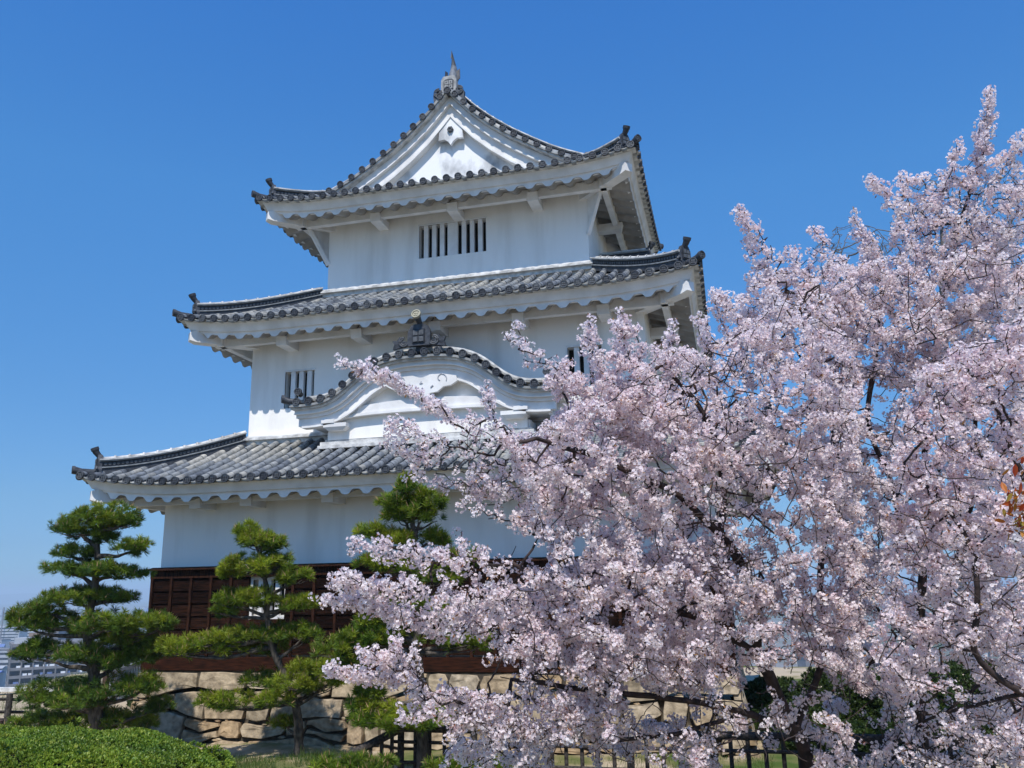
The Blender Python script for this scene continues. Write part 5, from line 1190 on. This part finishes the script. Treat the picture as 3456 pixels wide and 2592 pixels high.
def bag():
    rs = np.random.default_rng(3); c = at(127, 2398, 20.5); nm = NM(); th = np.linspace(0, 2*np.pi, 13); G = []
    for t in np.linspace(0, 1, 8):
        r = .115*math.sin(math.pi*min(1, t*.92+.06))**.6; G.append([(c[0]+r*math.cos(a)*(1+.15*rs.normal()*.5), c[1]+r*math.sin(a), c[2]-.13+.27*t) for a in th[:-1]]); G[-1].append(G[-1][0])
    nm.grid(G); gz = float(ground_z(c[0], c[1])); nm.tube([(c[0], c[1]-.0, gz-.05), (c[0], c[1], c[2]-.1)], .035, 8, 1)
    tag(nm.build('white_sack', [mat('white_sacking', (.7, .74, .8), (.85, .87, .9), rough=.7), FENCEW]), 'white bundle tied over a stake behind the rail fence', 'sack')
bag()
# ---------------------------------------------------------------- town below the hill
TWH = mat('town_white', (.32, .34, .37), (.46, .47, .48), rough=.8, scale=.2); TGR = mat('town_grey', (.15, .14, .145), (.20, .19, .19), rough=.8, scale=.2); TBL = mat('town_blue_roof', (.10, .15, .32), (.14, .2, .4), rough=.6, scale=.2); TDK = mat('town_dark', (.03, .035, .045), rough=.4); TRF = mat('town_tile_roof', (.10, .10, .11), (.17, .17, .18), rough=.8, scale=.3); TBR = mat('town_brown', (.25, .17, .12), rough=.8)
CARW = mat('car_white', (.75, .76, .78), rough=.3)
ZC = -50.
def parking():
    d = 335.; L_ = at(40, 2178, d); Rr = at(300, 2190, d+14); ztop = L_[2]+.4; v = Rr-L_; v[2] = 0; W_ = np.linalg.norm(v); v /= W_; n_ = np.array([-v[1], v[0], 0.])
    root = empty('parking_building', (L_[0], L_[1], ZC), 'grey open sided multi storey car park beyond the left pine', 'building')
    def at_(u, w_, z): p = L_+v*u+n_*w_; return (p[0], p[1], z)
    def bx(nm, u0, u1, w0, w1, z0, z1, m=0): nm.hexa([at_(u0, w0, z0), at_(u1, w0, z0), at_(u1, w1, z0), at_(u0, w1, z0), at_(u0, w0, z1), at_(u1, w0, z1), at_(u1, w1, z1), at_(u0, w1, z1)], m)
    z = ztop; dk = NM(); bx(dk, .3, W_, 2.5, 20, ZC, ztop-.5, 0); dk.build('interior', [TDK], root)
    fl = 3.05; i = 0
    while z > ZC+1:
        s_ = NM(); bx(s_, 0, W_, 0, 22, z-1.25, z-.0) if i == 0 else bx(s_, 0, W_, 0, 20, z-1.05, z); s_.build('parapet', [TGR], root)
        if i > 0:
            for q in range(7):
                u = random.uniform(1, W_-3); c = NM(); bx(c, u, u+1.8, .6, 2.4, z, z+.75); bx(c, u+.15, u+1.65, .9, 2.2, z+.75, z+1.25, 1); c.build('parked_car', [CARW if random.random() < .6 else TBL, TDK], root)
        z -= fl; i += 1
    u = 0
    while u < W_+.1: c = NM(); bx(c, u-.25, u+.25, -.15, .4, ZC, ztop); c.build('column', [TGR], root); u += 4.1
    p = NM(); bx(p, 1, 8, 2, 8, ztop, ztop+2.2); p.build('roof_hut', [TWH], root)
parking()
def block(px, py, d, wpx, hm, dep, m, label, group=None, floors=True, roofm=None, rot=0., gable=False, name='apartment_block', cat='building', z_top=None):
    c = at(px, py, d); w_ = wpx*d/FPX; zt = c[2]; root = empty(name, (c[0], c[1], ZC), label, cat, group)
    a = AX_R.copy(); a[2] = 0; a /= np.linalg.norm(a); ca, sa = math.cos(rot), math.sin(rot); a = np.array([a[0]*ca-a[1]*sa, a[0]*sa+a[1]*ca, 0]); b = np.array([-a[1], a[0], 0])
    def q(u, v_, z): p = c+a*u+b*v_; return (p[0], p[1], z)
    def bx(nm, u0, u1, v0, v1, z0, z1, mi=0): nm.hexa([q(u0, v0, z0), q(u1, v0, z0), q(u1, v1, z0), q(u0, v1, z0), q(u0, v0, z1), q(u1, v0, z1), q(u1, v1, z1), q(u0, v1, z1)], mi)
    wl = NM(); bx(wl, -w_/2, w_/2, 0, dep, ZC, zt); wl.build('wall', [m], root)
    if gable:
        rf = NM(); P = [q(-w_/2-.3, -.4, zt), q(w_/2+.3, -.4, zt), q(w_/2+.3, dep+.4, zt), q(-w_/2-.3, dep+.4, zt), q(-w_/2-.3, dep/2, zt+dep*.26), q(w_/2+.3, dep/2, zt+dep*.26)]; rf.raw(P, [(0, 1, 5, 4), (2, 3, 4, 5)]); rf.raw(P, [(0, 4, 3), (1, 2, 5)]); rf.build('roof', [roofm or TRF], root)
    elif roofm: rf = NM(); bx(rf, -w_/2-.2, w_/2+.2, -.2, dep+.2, zt+.01, zt+.7); rf.build('roof', [roofm], root)
    if floors:
        wn = NM(); z = zt-2.6; 
        while z > max(ZC+1, zt-24):
            bx(wn, -w_/2+.8, w_/2-.8, -.08, -.01, z, z+1.35); z -= 3.1
        wn.build('window', [TDK], root)
random.seed(21)
block(118, 2135, 520, 24*1.6, 0, 16, TBR, 'brown and grey twin slab tower behind the car park', floors=False, roofm=TWH)
block(170, 2130, 520, 56, 0, 18, TGR, 'grey slab tower wall with faint lettering beside the brown slab', floors=False)
block(240, 2178, 420, 150, 0, 22, TGR, 'long low flat roofed hall right of the car park', floors=False, roofm=TWH)
block(350, 2160, 640, 90, 0, 14, TWH, 'white banded apartment block seen through the fork of the left pine', floors=True)
block(505, 2195, 380, 60, 0, 14, TWH, 'white and blue block beside the corner of the keep', floors=True, roofm=TBL)
block(-14, 2272, 260, 22, 0, 2.5, TWH, 'bright blue roofed shed left of the car park', floors=False, roofm=TBL, gable=True, name='house')
block(0, 2256, 300, 14, 0, 3, TWH, 'small white gabled house above the blue roofed shed', floors=False, roofm=TWH, gable=True, name='house')
block(20, 2115, 900, 95, 0, 16, TWH, 'long white banded block at the left edge in the middle distance', floors=True)
block(115, 2122, 950, 60, 0, 16, TWH, 'second white banded block right of the long one', floors=True)
rs = np.random.default_rng(31)
for i in range(150):
    d = float(np.exp(rs.uniform(math.log(300), math.log(3200)))); px = rs.uniform(-60, 560) if i < 120 else rs.uniform(2400, 3456)
    hgt = rs.uniform(5, 9) if rs.random() < .72 else rs.uniform(10, 19)
    c0 = at(px, 2010, d); py = 2010+(c0[2]-(ZC+hgt))/d*FPX*1.0; small = hgt < 9.5
    wpx = (rs.uniform(8, 14) if small else rs.uniform(14, 30))/d*FPX
    if d < 600 and 40 < px < 310: continue
    block(px, py, d, wpx, 0, 10, [TWH, TWH, TGR, TWH][rs.integers(4)], 'small distant house or block on the hazy town plain', group='distant houses of the town', floors=(not small and d < 1500), roofm=[TRF, TRF, TBL, TGR][rs.integers(4)], rot=rs.uniform(-.6, .6), gable=small, name='house' if small else 'apartment_block')
mast = at(14, 2050, 900); mm = NM(); mm.beam((mast[0], mast[1], ZC), (mast[0], mast[1], mast[2]), .9, .9, up=(0, 1, 0)); tag(mm.build('radio_mast', [TGR]), 'thin dark mast on the horizon at the left edge', 'mast')
def far_hills():
    nm = NM(); th = np.linspace(R(60), R(175), 160); G = []
    for k, (rr, s_) in enumerate(((9500, 0), (10200, 1.), (11200, 0))):
        z = ZC-3+s_*(70+35*np.sin(th*9)+22*np.sin(th*23+1)+14*np.sin(th*41)); G.append(np.stack([rr*np.cos(th), rr*np.sin(th), z], 1))
    nm.grid(G); tag(nm.build('hills', [mat('far_hill', (.05, .07, .05), (.09, .10, .08), rough=1, scale=.002)]), kind='structure')
far_hills()
# ---------------------------------------------------------------- haze
def haze():
    nm = NM(); nm.box(-13500, 13500, -13500, 13500, -53, 80); m = bpy.data.materials.new('haze_air'); m.use_nodes = True; n = m.node_tree.nodes; n.remove(n['Principled BSDF']); v = n.new('ShaderNodeVolumePrincipled')
    v.inputs['Color'].default_value = (.66, .84, 1, 1); v.inputs['Density'].default_value = .0003; v.inputs['Anisotropy'].default_value = -.1; m.node_tree.links.new(v.outputs[0], n['Material Output'].inputs['Volume'])
    tag(nm.build('haze', [m]), kind='stuff')
haze()
